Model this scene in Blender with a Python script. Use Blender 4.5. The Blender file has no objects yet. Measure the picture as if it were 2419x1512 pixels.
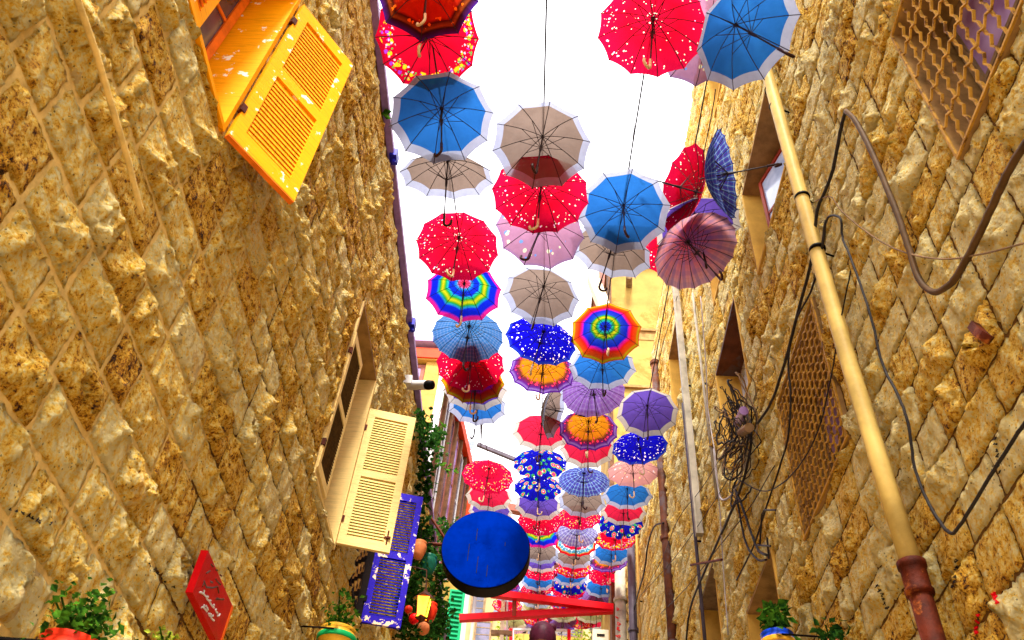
import bpy, math, random
import numpy as np
from mathutils import Vector, Matrix

random.seed(7); rng = np.random.default_rng(11)
SC = bpy.context.scene
COL = SC.collection

# ------------------------------------------------------------------ camera, sky, sun, exposure
F = 2058.0; CX, CY = 1209.5, 756.0           # focal length and centre, measured on a 2419 px wide view of the photo
_S = np.array([0, 2176., F]); _Z = np.array([204.6, -1946., F])
_Z /= np.linalg.norm(_Z); _S = _S - _S.dot(_Z)*_Z; _S /= np.linalg.norm(_S)
_X = np.cross(_S, _Z)
if _X[0] < 0: _X = -_X
CM = np.array([_X, _S, _Z])
CAM = np.array([0, 0, 1.6])
camd = bpy.data.cameras.new('camera'); cam = bpy.data.objects.new('camera', camd); COL.objects.link(cam)
R_ = CM @ np.diag([1., -1., -1.])
m = Matrix(((R_[0][0], R_[0][1], R_[0][2], 0), (R_[1][0], R_[1][1], R_[1][2], 0), (R_[2][0], R_[2][1], R_[2][2], 1.6), (0, 0, 0, 1)))
cam.matrix_world = m
camd.sensor_width = 36; camd.lens = 36*F/2419; camd.clip_start = .05; camd.clip_end = 2000
camd.dof.use_dof = True; camd.dof.focus_distance = 9.0; camd.dof.aperture_fstop = 8.0
SC.camera = cam

SUN_EL, SUN_AZ = math.radians(60), math.radians(178)
W = bpy.data.worlds.new('World'); SC.world = W; W.use_nodes = True
nt = W.node_tree; nt.nodes.clear()
sky = nt.nodes.new('ShaderNodeTexSky'); sky.sky_type = 'NISHITA'; sky.sun_disc = False
sky.sun_elevation = SUN_EL; sky.sun_rotation = SUN_AZ; sky.dust_density = 6; sky.air_density = 1.0
hs = nt.nodes.new('ShaderNodeHueSaturation'); hs.inputs['Saturation'].default_value = .05
mx = nt.nodes.new('ShaderNodeMixRGB'); mx.inputs[0].default_value = .75; mx.inputs[2].default_value = (9.2, 9.0, 9.3, 1)
bg = nt.nodes.new('ShaderNodeBackground'); bg.inputs[1].default_value = .052
ow = nt.nodes.new('ShaderNodeOutputWorld')
nt.links.new(sky.outputs[0], hs.inputs['Color']); nt.links.new(hs.outputs[0], mx.inputs[1])
nt.links.new(mx.outputs[0], bg.inputs[0]); nt.links.new(bg.outputs[0], ow.inputs[0])
sd = bpy.data.lights.new('sun', 'SUN'); sd.energy = 1.5; sd.angle = math.radians(12); sd.color = (1, .93, .81)
so = bpy.data.objects.new('sun', sd); COL.objects.link(so)
sv = Vector((math.sin(SUN_AZ)*math.cos(SUN_EL), math.cos(SUN_AZ)*math.cos(SUN_EL), math.sin(SUN_EL)))
so.rotation_euler = sv.to_track_quat('Z', 'Y').to_euler(); so.location = (0, 0, 40)
SC.view_settings.view_transform = 'Standard'; SC.view_settings.look = 'None'
SC.view_settings.exposure = 3.2; SC.view_settings.gamma = 1; SC.view_settings.use_curve_mapping = False
SC.cycles.max_bounces = 7; SC.cycles.diffuse_bounces = 4; SC.cycles.transmission_bounces = 5
SC.cycles.transparent_max_bounces = 6; SC.cycles.use_denoising = True

# ------------------------------------------------------------------ measuring helpers: photo point -> place in the world
def ray(u, v):
    d = np.array([u-CX, v-CY, F]); return CM @ (d/np.linalg.norm(d))
def onx(u, v, x): d = ray(u, v); return Vector(CAM + d*(x/d[0]))
def ony(u, v, y): d = ray(u, v); return Vector(CAM + d*(y/d[1]))
def onz(u, v, z): d = ray(u, v); return Vector(CAM + d*((z-1.6)/d[2]))
def ond(u, v, depth): d = ray(u, v); return Vector(CAM + d*(depth/(CM.T @ d)[2]))
def projpx(p):
    c = CM.T @ (np.array(p)-CAM); return (CX+F*c[0]/c[2], CY+F*c[1]/c[2], c[2])

# ------------------------------------------------------------------ object helpers
class MB:
    def __init__(s): s.v = []; s.f = []; s.mi = []; s.uv = None
    def add(s, vs, fs, mi=0):
        k = len(s.v); s.v += [tuple(v) for v in vs]; s.f += [tuple(i+k for i in f) for f in fs]; s.mi += [mi]*len(fs); return s
    def box(s, a, b, mi=0, fr=None):
        x0, y0, z0 = a; x1, y1, z1 = b
        vs = [(x0,y0,z0),(x1,y0,z0),(x1,y1,z0),(x0,y1,z0),(x0,y0,z1),(x1,y0,z1),(x1,y1,z1),(x0,y1,z1)]
        if fr: vs = [fr(*v) for v in vs]
        return s.add(vs, [(0,3,2,1),(4,5,6,7),(0,1,5,4),(1,2,6,5),(2,3,7,6),(3,0,4,7)], mi)
    def tube(s, pts, r, n=6, mi=0, caps=True, r1=None):
        pts = [Vector(p) for p in pts]
        L = len(pts); rings = []; up = None
        for i, p in enumerate(pts):
            t = (pts[min(i+1, L-1)]-pts[max(i-1, 0)])
            if t.length < 1e-9: t = Vector((0,0,1))
            t.normalize()
            if up is None: up = Vector((0,0,1)) if abs(t.z) < .9 else Vector((1,0,0))
            a = t.cross(up)
            if a.length < 1e-4: a = t.orthogonal()
            a.normalize(); b = t.cross(a); b.normalize(); up = -b if False else a.cross(t)
            rr = r if r1 is None else r+(r1-r)*i/(L-1)
            if isinstance(r, (list, tuple)): rr = r[i]
            rings.append([p+(a*math.cos(2*math.pi*k/n)+b*math.sin(2*math.pi*k/n))*rr for k in range(n)])
        vs = [v for q in rings for v in q]; fs = []
        for i in range(L-1):
            for k in range(n):
                k2 = (k+1) % n; fs.append((i*n+k, i*n+k2, (i+1)*n+k2, (i+1)*n+k))
        if caps: fs.append(tuple(range(n))[::-1]); fs.append(tuple((L-1)*n+k for k in range(n)))
        return s.add(vs, fs, mi)
    def lathe(s, o, prof, n=16, mi=0, axis=Vector((0,0,1))):
        o = Vector(o); q = Vector((0,0,1)).rotation_difference(axis)
        vs = []; fs = []
        for (r, z) in prof:
            for k in range(n):
                a = 2*math.pi*k/n; vs.append(o+q@Vector((r*math.cos(a), r*math.sin(a), z)))
        for i in range(len(prof)-1):
            for k in range(n):
                k2 = (k+1) % n; fs.append((i*n+k, i*n+k2, (i+1)*n+k2, (i+1)*n+k))
        fs.append(tuple(range(n))[::-1]); fs.append(tuple((len(prof)-1)*n+k for k in range(n)))
        return s.add(vs, fs, mi)
    def mesh(s, name, mats, smooth=False):
        me = bpy.data.meshes.new(name); me.from_pydata(s.v, [], s.f)
        for q in (mats if isinstance(mats, (list, tuple)) else [mats]): me.materials.append(q)
        if any(s.mi): me.polygons.foreach_set('material_index', s.mi)
        if smooth: me.polygons.foreach_set('use_smooth', [True]*len(s.f))
        me.update(); return me
def link(name, me, parent=None, loc=None):
    o = bpy.data.objects.new(name, me); COL.objects.link(o)
    if parent: o.parent = parent
    if loc is not None: o.location = loc
    return o
def obj(name, mb, mats, parent=None, smooth=False):
    off = Vector(parent_world(parent)) if parent else None
    if off is not None and off.length > 0: mb.v = [tuple(Vector(v)-off) for v in mb.v]
    return link(name, mb.mesh(name, mats, smooth), parent)
def parent_world(p):
    w = Vector((0,0,0))
    while p is not None: w += p.location; p = p.parent
    return w
def tag(o, label=None, cat=None, group=None, kind=None):
    if label: o['label'] = label
    if cat: o['category'] = cat
    if group: o['group'] = group
    if kind: o['kind'] = kind
    return o
def thing(name, loc, label, cat, group=None):
    o = bpy.data.objects.new(name, None); COL.objects.link(o); o.location = loc; o.empty_display_size = .1
    return tag(o, label, cat, group)
def copy_tree(o, parent=None):
    c = o.copy(); COL.objects.link(c)
    if parent: c.parent = parent
    for ch in CHILD.get(o.name, []): copy_tree(ch, c)
    return c
CHILD = {}
def smoothpath(pts, k=5):
    P = [Vector(p) for p in pts]; P = [2*P[0]-P[1]]+P+[2*P[-1]-P[-2]]; out = []
    for i in range(1, len(P)-2):
        for j in range(k):
            t = j/k; a, b, c, d = P[i-1], P[i], P[i+1], P[i+2]
            out.append(.5*((2*b)+(c-a)*t+(2*a-5*b+4*c-d)*t*t+(3*b-a-3*c+d)*t**3))
    out.append(P[-2]); return out
class Fr:                                    # a local frame: u along, v up, n out of the wall
    def __init__(s, o, U, V, N): s.o, s.U, s.V, s.N = Vector(o), Vector(U).normalized(), Vector(V).normalized(), Vector(N).normalized()
    def __call__(s, u, v, n): return s.o+s.U*u+s.V*v+s.N*n

# ------------------------------------------------------------------ materials
class NT:
    def __init__(s, name):
        s.m = bpy.data.materials.new(name); s.m.use_nodes = True; s.t = s.m.node_tree; s.n = s.t.nodes; s.l = s.t.links
        s.b = s.n['Principled BSDF']; s.out = s.n['Material Output']
    def new(s, typ, **kw):
        q = s.n.new('ShaderNode'+typ)
        for k, v in kw.items(): setattr(q, k, v)
        return q
    def noise(s, vec, scale, detail=4, rough=.6, dist=0):
        q = s.new('TexNoise'); q.inputs['Scale'].default_value = scale; q.inputs['Detail'].default_value = detail
        q.inputs['Roughness'].default_value = rough; q.inputs['Distortion'].default_value = dist
        if vec: s.l.new(vec, q.inputs['Vector'])
        return q.outputs['Fac']
    def ramp(s, fac, stops, interp='LINEAR'):
        q = s.new('ValToRGB'); q.color_ramp.interpolation = interp
        el = q.color_ramp.elements
        el[0].position = stops[0][0]; el[0].color = (*stops[0][1], 1); el[1].position = stops[-1][0]; el[1].color = (*stops[-1][1], 1)
        for p, c in stops[1:-1]: e = el.new(p); e.color = (*c, 1)
        s.l.new(fac, q.inputs[0]); return q.outputs[0]
    def math(s, op, a, b=None, clamp=False, c=None):
        q = s.new('Math', operation=op); q.use_clamp = clamp
        for i, x in enumerate((a, b, c)):
            if x is None: continue
            if isinstance(x, (int, float)): q.inputs[i].default_value = x
            else: s.l.new(x, q.inputs[i])
        return q.outputs[0]
    def mix(s, fac, a, b, mode='MIX'):
        q = s.new('MixRGB', blend_type=mode)
        for i, x in zip((0, 1, 2), (fac, a, b)):
            if isinstance(x, (int, float)): q.inputs[i].default_value = x
            elif isinstance(x, tuple): q.inputs[i].default_value = (*x, 1)
            else: s.l.new(x, q.inputs[i])
        return q.outputs[0]
    def bump(s, h, strength=.5, dist=.02, prev=None):
        q = s.new('Bump'); q.inputs['Strength'].default_value = strength; q.inputs['Distance'].default_value = dist
        s.l.new(h, q.inputs['Height'])
        if prev: s.l.new(prev, q.inputs['Normal'])
        return q.outputs[0]
    def pos(s): return s.new('NewGeometry').outputs['Position']
    def objc(s): return s.new('TexCoord').outputs['Object']
def g3(*c): return c

def stone_mat(name, ochre=1.0, light=0.0):
    t = NT(name); p = t.pos()
    at = t.new('Attribute'); at.attribute_name = 'tone'
    oi = t.new('ObjectInfo')
    tone = t.math('ADD', at.outputs['Fac'], t.math('MULTIPLY', t.math('SUBTRACT', oi.outputs['Random'], .5), .0))
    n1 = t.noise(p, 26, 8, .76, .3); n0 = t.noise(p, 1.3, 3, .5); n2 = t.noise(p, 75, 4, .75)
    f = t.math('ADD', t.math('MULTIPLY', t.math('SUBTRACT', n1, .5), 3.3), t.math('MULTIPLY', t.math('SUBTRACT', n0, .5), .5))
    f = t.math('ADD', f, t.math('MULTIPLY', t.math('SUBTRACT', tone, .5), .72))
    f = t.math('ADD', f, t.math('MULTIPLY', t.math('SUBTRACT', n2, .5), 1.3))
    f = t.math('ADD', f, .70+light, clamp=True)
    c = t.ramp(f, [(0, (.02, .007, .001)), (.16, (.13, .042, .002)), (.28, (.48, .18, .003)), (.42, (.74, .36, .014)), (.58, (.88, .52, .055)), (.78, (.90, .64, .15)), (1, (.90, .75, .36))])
    # rusty orange stains
    st = t.math('GREATER_THAN', t.noise(p, 2.1, 5, .6, .5), .66)
    c = t.mix(t.math('MULTIPLY', st, .35), c, (.42, .14, .02))
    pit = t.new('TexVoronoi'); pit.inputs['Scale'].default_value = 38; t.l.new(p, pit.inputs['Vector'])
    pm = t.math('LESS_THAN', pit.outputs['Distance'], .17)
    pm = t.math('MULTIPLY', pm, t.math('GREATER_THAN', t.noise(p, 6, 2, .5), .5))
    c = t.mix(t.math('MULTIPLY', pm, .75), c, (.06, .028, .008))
    t.l.new(c, t.b.inputs['Base Color'])
    t.b.inputs['Roughness'].default_value = .85; t.b.inputs['Specular IOR Level'].default_value = .25
    def chips(sc, off):
        mp = t.new('Mapping'); mp.inputs['Location'].default_value = (off, off, off); t.l.new(p, mp.inputs[0])
        wn = t.new('TexNoise'); wn.inputs['Scale'].default_value = sc*.8; wn.inputs['Detail'].default_value = 3; t.l.new(mp.outputs[0], wn.inputs['Vector'])
        va = t.new('VectorMath', operation='SCALE'); va.inputs['Scale'].default_value = .9/sc; t.l.new(wn.outputs['Color'], va.inputs[0])
        vb = t.new('VectorMath', operation='ADD'); t.l.new(mp.outputs[0], vb.inputs[0]); t.l.new(va.outputs[0], vb.inputs[1])
        q = t.new('TexVoronoi'); q.inputs['Scale'].default_value = sc; t.l.new(vb.outputs[0], q.inputs['Vector']); return q.outputs['Distance']
    ch1, ch2 = chips(19, 0), chips(46, 5)
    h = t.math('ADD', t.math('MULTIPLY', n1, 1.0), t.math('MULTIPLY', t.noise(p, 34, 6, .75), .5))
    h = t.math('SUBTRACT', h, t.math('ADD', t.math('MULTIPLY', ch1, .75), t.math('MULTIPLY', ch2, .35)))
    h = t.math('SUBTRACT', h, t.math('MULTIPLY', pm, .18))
    t.l.new(t.bump(h, 1.0, .06), t.b.inputs['Normal'])
    return t.m
def plain(name, col, rough=.6, metal=0, var=.25, scale=8, bump=.15, spec=.08, dirt=None, coords='pos'):
    t = NT(name); p = t.pos() if coords == 'pos' else t.objc()
    n = t.noise(p, scale, 6, .65)
    dark = tuple(x*(1-var) for x in col); lite = tuple(min(1, x*(1+var*.5)) for x in col)
    c = t.ramp(n, [(.3, dark), (.55, col), (.75, lite)])
    if dirt:
        dm = t.ramp(t.noise(p, scale*.6, 8, .75, .3), [(dirt[1]-.03, (0,0,0)), (dirt[1]+.03, (1,1,1))])
        c = t.mix(dm, c, dirt[0])
    t.l.new(c, t.b.inputs['Base Color']); t.b.inputs['Roughness'].default_value = rough
    t.b.inputs['Metallic'].default_value = metal; t.b.inputs['Specular IOR Level'].default_value = spec
    t.l.new(t.bump(t.noise(p, scale*6, 5, .7), bump, .01), t.b.inputs['Normal'])
    return t.m
def wood_mat(name, col, chip=None, chipv=.62, grain=(1.5, 1.5, 30), dark=.35):
    t = NT(name); p = t.pos()
    mp = t.new('Mapping'); mp.inputs['Scale'].default_value = grain; t.l.new(p, mp.inputs[0])
    n = t.noise(mp.outputs[0], 3, 6, .7)
    c = t.ramp(n, [(.3, tuple(x*(1-dark) for x in col)), (.5, col), (.8, tuple(min(1, x*1.12) for x in col))])
    cr = t.ramp(t.noise(mp.outputs[0], 7, 5, .8), [(.64, (0,0,0)), (.68, (1,1,1))])
    c = t.mix(t.math('MULTIPLY', cr, .6), c, tuple(x*.3 for x in col))
    if chip:
        cm = t.ramp(t.noise(p, 9, 7, .62, .2), [(chipv, (0,0,0)), (chipv+.015, (1,1,1))])
        c = t.mix(cm, c, chip)
    t.l.new(c, t.b.inputs['Base Color']); t.b.inputs['Roughness'].default_value = .6; t.b.inputs['Specular IOR Level'].default_value = .06
    t.l.new(t.bump(n, .3, .006), t.b.inputs['Normal'])
    return t.m
M = {}
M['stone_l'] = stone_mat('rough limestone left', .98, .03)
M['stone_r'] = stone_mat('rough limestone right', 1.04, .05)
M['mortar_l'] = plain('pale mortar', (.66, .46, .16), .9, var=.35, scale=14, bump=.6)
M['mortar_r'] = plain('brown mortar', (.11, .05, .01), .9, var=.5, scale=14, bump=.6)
M['yellow'] = wood_mat('yellow painted wood', (.86, .34, .001), (.85, .8, .66), .625)
M['yellow_slat'] = wood_mat('worn yellow slats', (.84, .29, .002), None, .6, (20, 20, 2.5), .4)
M['orange'] = plain('orange painted wood', (.78, .17, .01), .5, var=.35)
M['cream'] = wood_mat('cream painted wood', (.70, .51, .20), (.35, .2, .08), .74)
M['cream_slat'] = plain('cream slats', (.66, .50, .16), .6, var=.25, scale=12)
M['darkslat'] = plain('dark weathered slats', (.10, .055, .02), .7, var=.5, scale=20)
M['blue'] = wood_mat('blue painted wood', (.018, .006, .36), (.80, .60, .42), .555)
M['blue_slat'] = wood_mat('blue slats', (.010, .008, .30), (.72, .5, .36), .70)
M['interior'] = plain('dark interior', (.012, .008, .008), .9)
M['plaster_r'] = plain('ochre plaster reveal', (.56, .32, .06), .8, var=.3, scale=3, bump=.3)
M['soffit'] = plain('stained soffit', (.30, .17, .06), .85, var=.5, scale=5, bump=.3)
M['greywood'] = plain('grey brown timber', (.20, .13, .07), .8, var=.5, scale=10)
M['redwood'] = plain('red window frame', (.30, .04, .02), .5, var=.3)
M['grille'] = plain('ochre painted metal', (.44, .23, .03), .55, var=.35, scale=18, dirt=((.12, .05, .012), .56))
M['pipe_y'] = plain('cream yellow pipe', (.52, .36, .10), .5, var=.4, scale=2.5, dirt=((.40, .26, .09), .62))
M['pipe_w'] = plain('whitened pipe', (.66, .62, .54), .5, var=.3, scale=3)
M['rust'] = plain('rusty iron', (.075, .010, .002), .6, var=.6, scale=9, bump=.5, dirt=((.22, .055, .006), .60))
M['rustpipe'] = plain('brown rusty pipe', (.10, .03, .012), .6, var=.6, scale=5, bump=.4, dirt=((.08, .05, .05), .55))
M['galv'] = plain('weathered galvanised metal', (.30, .26, .20), .5, var=.45, scale=4)
M['galv_d'] = plain('dark grey metal', (.07, .055, .075), .5, var=.4, scale=4)
M['cable'] = plain('black cable', (.022, .018, .018), .5, var=.3)
M['cable_br'] = plain('brown cable', (.20, .12, .06), .6, var=.4)
M['cable_g'] = plain('grey cable', (.34, .30, .30), .6, var=.3)
M['hose'] = plain('dusty thick hose', (.085, .045, .018), .6, var=.5, scale=6)
M['red'] = plain('red painted steel', (.60, .002, .008), .35, var=.2, scale=3)
M['redpl'] = plain('red plaque', (.42, .002, .004), .3, var=.2, scale=12, dirt=((.30, .01, .0), .62))
M['orangeedge'] = plain('orange edge', (.75, .12, .01), .4)
M['white'] = plain('white paint', (.46, .44, .44), .5, var=.1)
M['disc'] = plain('blue sign face', (.0, .013, .20), .6, var=.35, scale=3.0, bump=.2, spec=.0, dirt=((.0, .007, .12), .60))
M['black'] = plain('black metal', (.006, .005, .005), .5, spec=.04)
M['handle_d'] = plain('dark handle', (.035, .014, .012), .35, var=.3, coords='obj')
M['handle_c'] = plain('cream handle', (.60, .42, .24), .35, var=.2, coords='obj')
M['rib'] = plain('dark steel rib', (.03, .02, .025), .4, coords='obj')
M['fascia'] = plain('orange red fascia', (.50, .035, .003), .5, var=.35, scale=4)
M['timber'] = plain('brown timber', (.11, .045, .018), .65, var=.55, scale=6, bump=.4)
M['timber_l'] = plain('ochre timber', (.40, .22, .05), .65, var=.35, scale=6)
M['timber_m'] = plain('maroon window timber', (.22, .07, .05), .55, var=.35, scale=8)
M['green'] = plain('green painted shutter', (.006, .34, .13), .4, var=.25)
M['plaster_y'] = plain('stained yellow plaster', (.32, .21, .055), .85, var=.3, scale=1.1, bump=.5, dirt=((.25, .14, .03), .56))
M['plaster_c'] = plain('far cream plaster', (.34, .26, .13), .85, var=.25, scale=.8)
M['farstone'] = plain('far yellow stone', (.36, .24, .05), .85, var=.5, scale=2.5, bump=.5)
M['mauve_flash'] = plain('mauve roof flashing', (.30, .20, .50), .5, var=.3)
M['blueplastic'] = plain('blue plastic lamp', (.02, .02, .42), .4)
M['terracotta'] = plain('terracotta', (.62, .20, .07), .6, var=.3, scale=15)
M['green_glaze'] = plain('green glazed clay', (.012, .13, .085), .25, var=.4, scale=15)
M['redglaze'] = plain('red glazed clay', (.62, .03, .01), .3, var=.3, scale=15)
M['yellowglaze'] = plain('yellow glazed clay', (.72, .38, .03), .35, var=.3, scale=15)
M['greenstripe'] = plain('green glaze stripe', (.01, .36, .10), .3, var=.3)
M['bluepot'] = plain('blue painted clay', (.01, .06, .60), .3, var=.3, scale=18, dirt=((.75, .75, .8), .66))
M['soil'] = plain('potting soil', (.03, .018, .01), .9)
M['paving'] = plain('worn stone steps', (.34, .26, .16), .85, var=.35, scale=4, bump=.4)
M['ground'] = plain('dusty ground', (.30, .23, .14), .9, var=.3, scale=.6)
M['hair'] = plain('dark hair', (.06, .010, .025), .45, var=.5, scale=40)
M['skin'] = plain('skin', (.48, .25, .15), .5, var=.1)
M['shirt'] = plain('dark red shirt', (.28, .02, .03), .8, var=.2)
M['jeans'] = plain('blue denim', (.04, .06, .14), .8, var=.3)
M['ac'] = plain('beige metal box', (.55, .48, .34), .5, var=.2)
def leafmat(name, a, b):
    t = NT(name); oi = t.new('ObjectInfo'); n = t.noise(t.pos(), 22, 3, .5)
    c = t.ramp(n, [(.35, a), (.65, b)]); d = t.new('BsdfDiffuse'); tr = t.new('BsdfTranslucent'); mxs = t.new('MixShader'); mxs.inputs[0].default_value = .35
    t.l.new(c, d.inputs[0]); t.l.new(c, tr.inputs[0]); t.l.new(d.outputs[0], mxs.inputs[1]); t.l.new(tr.outputs[0], mxs.inputs[2]); t.l.new(mxs.outputs[0], t.out.inputs[0])
    return t.m
M['leaf'] = leafmat('green leaves', (.006, .03, .005), (.06, .17, .012))
M['leaf_d'] = leafmat('dark ivy leaves', (.003, .018, .005), (.03, .10, .012))
M['leaf_y'] = leafmat('yellow green leaves', (.10, .16, .01), (.42, .48, .05))
def glassy(name, a, b, rough=.12):
    t = NT(name); n = t.noise(t.pos(), 2.2, 3, .5)
    t.l.new(t.ramp(n, [(.42, a), (.6, b)]), t.b.inputs['Base Color']); t.b.inputs['Roughness'].default_value = rough; t.b.inputs['Specular IOR Level'].default_value = .8
    return t.m
M['pane_m'] = glassy('mauve window glass', (.20, .10, .28), (.42, .30, .62))
M['pane_d'] = glassy('dark window glass', (.03, .03, .06), (.10, .08, .14))
M['pane_b'] = glassy('pale blue window glass', (.30, .36, .50), (.62, .68, .82))
M['tower'] = glassy('bluish tower glass', (.05, .065, .12), (.09, .11, .18), .25)
def emis(name, c, e):
    t = NT(name); t.b.inputs['Base Color'].default_value = (*c, 1); t.b.inputs['Emission Color'].default_value = (*c, 1); t.b.inputs['Emission Strength'].default_value = e; return t.m
M['lamp_g'] = emis('yellow green lamp glass', (.55, .80, .02), 1.1)
M['lamp_o'] = emis('orange lamp glass', (1.0, .16, .01), 1.1)

# canopy cloths.  UV: x = metres across the gore from its middle, y = radius 0..1 towards the hem
def cloth(name, stops, interp='CONSTANT', dots=None, ring=None, tartan=None, floral=None, trans=.66):
    t = NT(name); tc = t.new('TexCoord'); uv = tc.outputs['UV']; oc = tc.outputs['Object']
    sp = t.new('SeparateXYZ'); t.l.new(uv, sp.inputs[0]); ux, r = sp.outputs[0], sp.outputs[1]
    sc_ = lambda q: tuple(x*.47 for x in q)
    stops = [(p, sc_(q)) for p, q in stops]
    c = t.ramp(r, stops, interp)
    def vor(scale, off=0):
        q = t.new('TexVoronoi'); q.inputs['Scale'].default_value = scale; q.inputs['Randomness'].default_value = .95
        mp = t.new('Mapping'); mp.inputs['Location'].default_value = (off, off*.7, 0); mp.inputs['Scale'].default_value = (1, 1, 0.0); t.l.new(oc, mp.inputs[0]); t.l.new(mp.outputs[0], q.inputs['Vector'])
        return q
    def band(lo, hi): return t.math('MULTIPLY', t.math('GREATER_THAN', r, lo), t.math('LESS_THAN', r, hi))
    if tartan:
        cols, sc, amt = tartan; cols = [sc_(q) for q in cols]
        for axis, k in ((ux, 0), (t.math('MULTIPLY', r, .5), 1)):
            w = t.math('FRACT', t.math('MULTIPLY', axis, sc)); fat = t.math('LESS_THAN', w, .42)
            thin = t.math('LESS_THAN', t.math('ABSOLUTE', t.math('SUBTRACT', w, .7)), .06)
            am = amt*(1, .5)[k]; c = t.mix(t.math('MULTIPLY', fat, am), c, cols[0]); c = t.mix(t.math('MULTIPLY', thin, am), c, cols[1])
    if floral:
        for (col, sc, th, off) in floral:
            q = vor(sc, off); k = t.math('ADD', q.outputs['Distance'], t.math('MULTIPLY', t.math('SUBTRACT', t.noise(oc, 60, 2), .5), .25))
            c = t.mix(t.math('LESS_THAN', k, th), c, col)
    if dots:
        for (col, sc, th, off, lo, hi) in dots:
            q = vor(sc, off); c = t.mix(t.math('MULTIPLY', t.math('LESS_THAN', q.outputs['Distance'], th), band(lo, hi)), c, col)
    if ring:
        for (col, sc, th, off, lo, hi) in ring:
            q = vor(sc, off); k = t.math('ADD', q.outputs['Distance'], t.math('MULTIPLY', t.math('SUBTRACT', t.noise(oc, 55, 2), .5), .5))
            c = t.mix(t.math('MULTIPLY', t.math('LESS_THAN', k, th), band(lo, hi)), c, col)
    # seams along the ribs, soft grime
    c = t.mix(t.math('MULTIPLY', t.ramp(t.noise(oc, 5, 6, .7), [(.45, (0,0,0)), (.75, (1,1,1))]), .22), c, (.25, .2, .2), 'MULTIPLY')
    d = t.new('BsdfDiffuse'); tr = t.new('BsdfTranslucent'); ms = t.new('MixShader'); ms.inputs[0].default_value = trans
    nb = t.bump(t.noise(oc, 14, 3, .5), .25, .01)
    for q in (d, tr): t.l.new(c, q.inputs['Color']); t.l.new(nb, q.inputs['Normal'])
    t.l.new(d.outputs[0], ms.inputs[1]); t.l.new(tr.outputs[0], ms.inputs[2]); tp = t.new('BsdfTransparent'); t.l.new(c, tp.inputs[0]); m2 = t.new('MixShader'); m2.inputs[0].default_value = .20
    t.l.new(ms.outputs[0], m2.inputs[1]); t.l.new(tp.outputs[0], m2.inputs[2]); t.l.new(m2.outputs[0], t.out.inputs[0])
    return t.m
HEM = (.46, .49, .68)
def bordered(name, col, hem=HEM): return cloth(name, [(0, col), (.845, hem), (1, hem)])
wd = (.95, .80, .60); pk = (.85, .25, .45)
spk = [(wd, 15, .115, 0, .04, .97), (wd, 17, .10, 5.1, .1, .95), (wd, 19, .17, 3.3, .70, .92), ((.95, .50, .9), 13, .16, 7.7, .74, .93), (wd, 30, .3, 2.2, .03, .13)]
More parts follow.
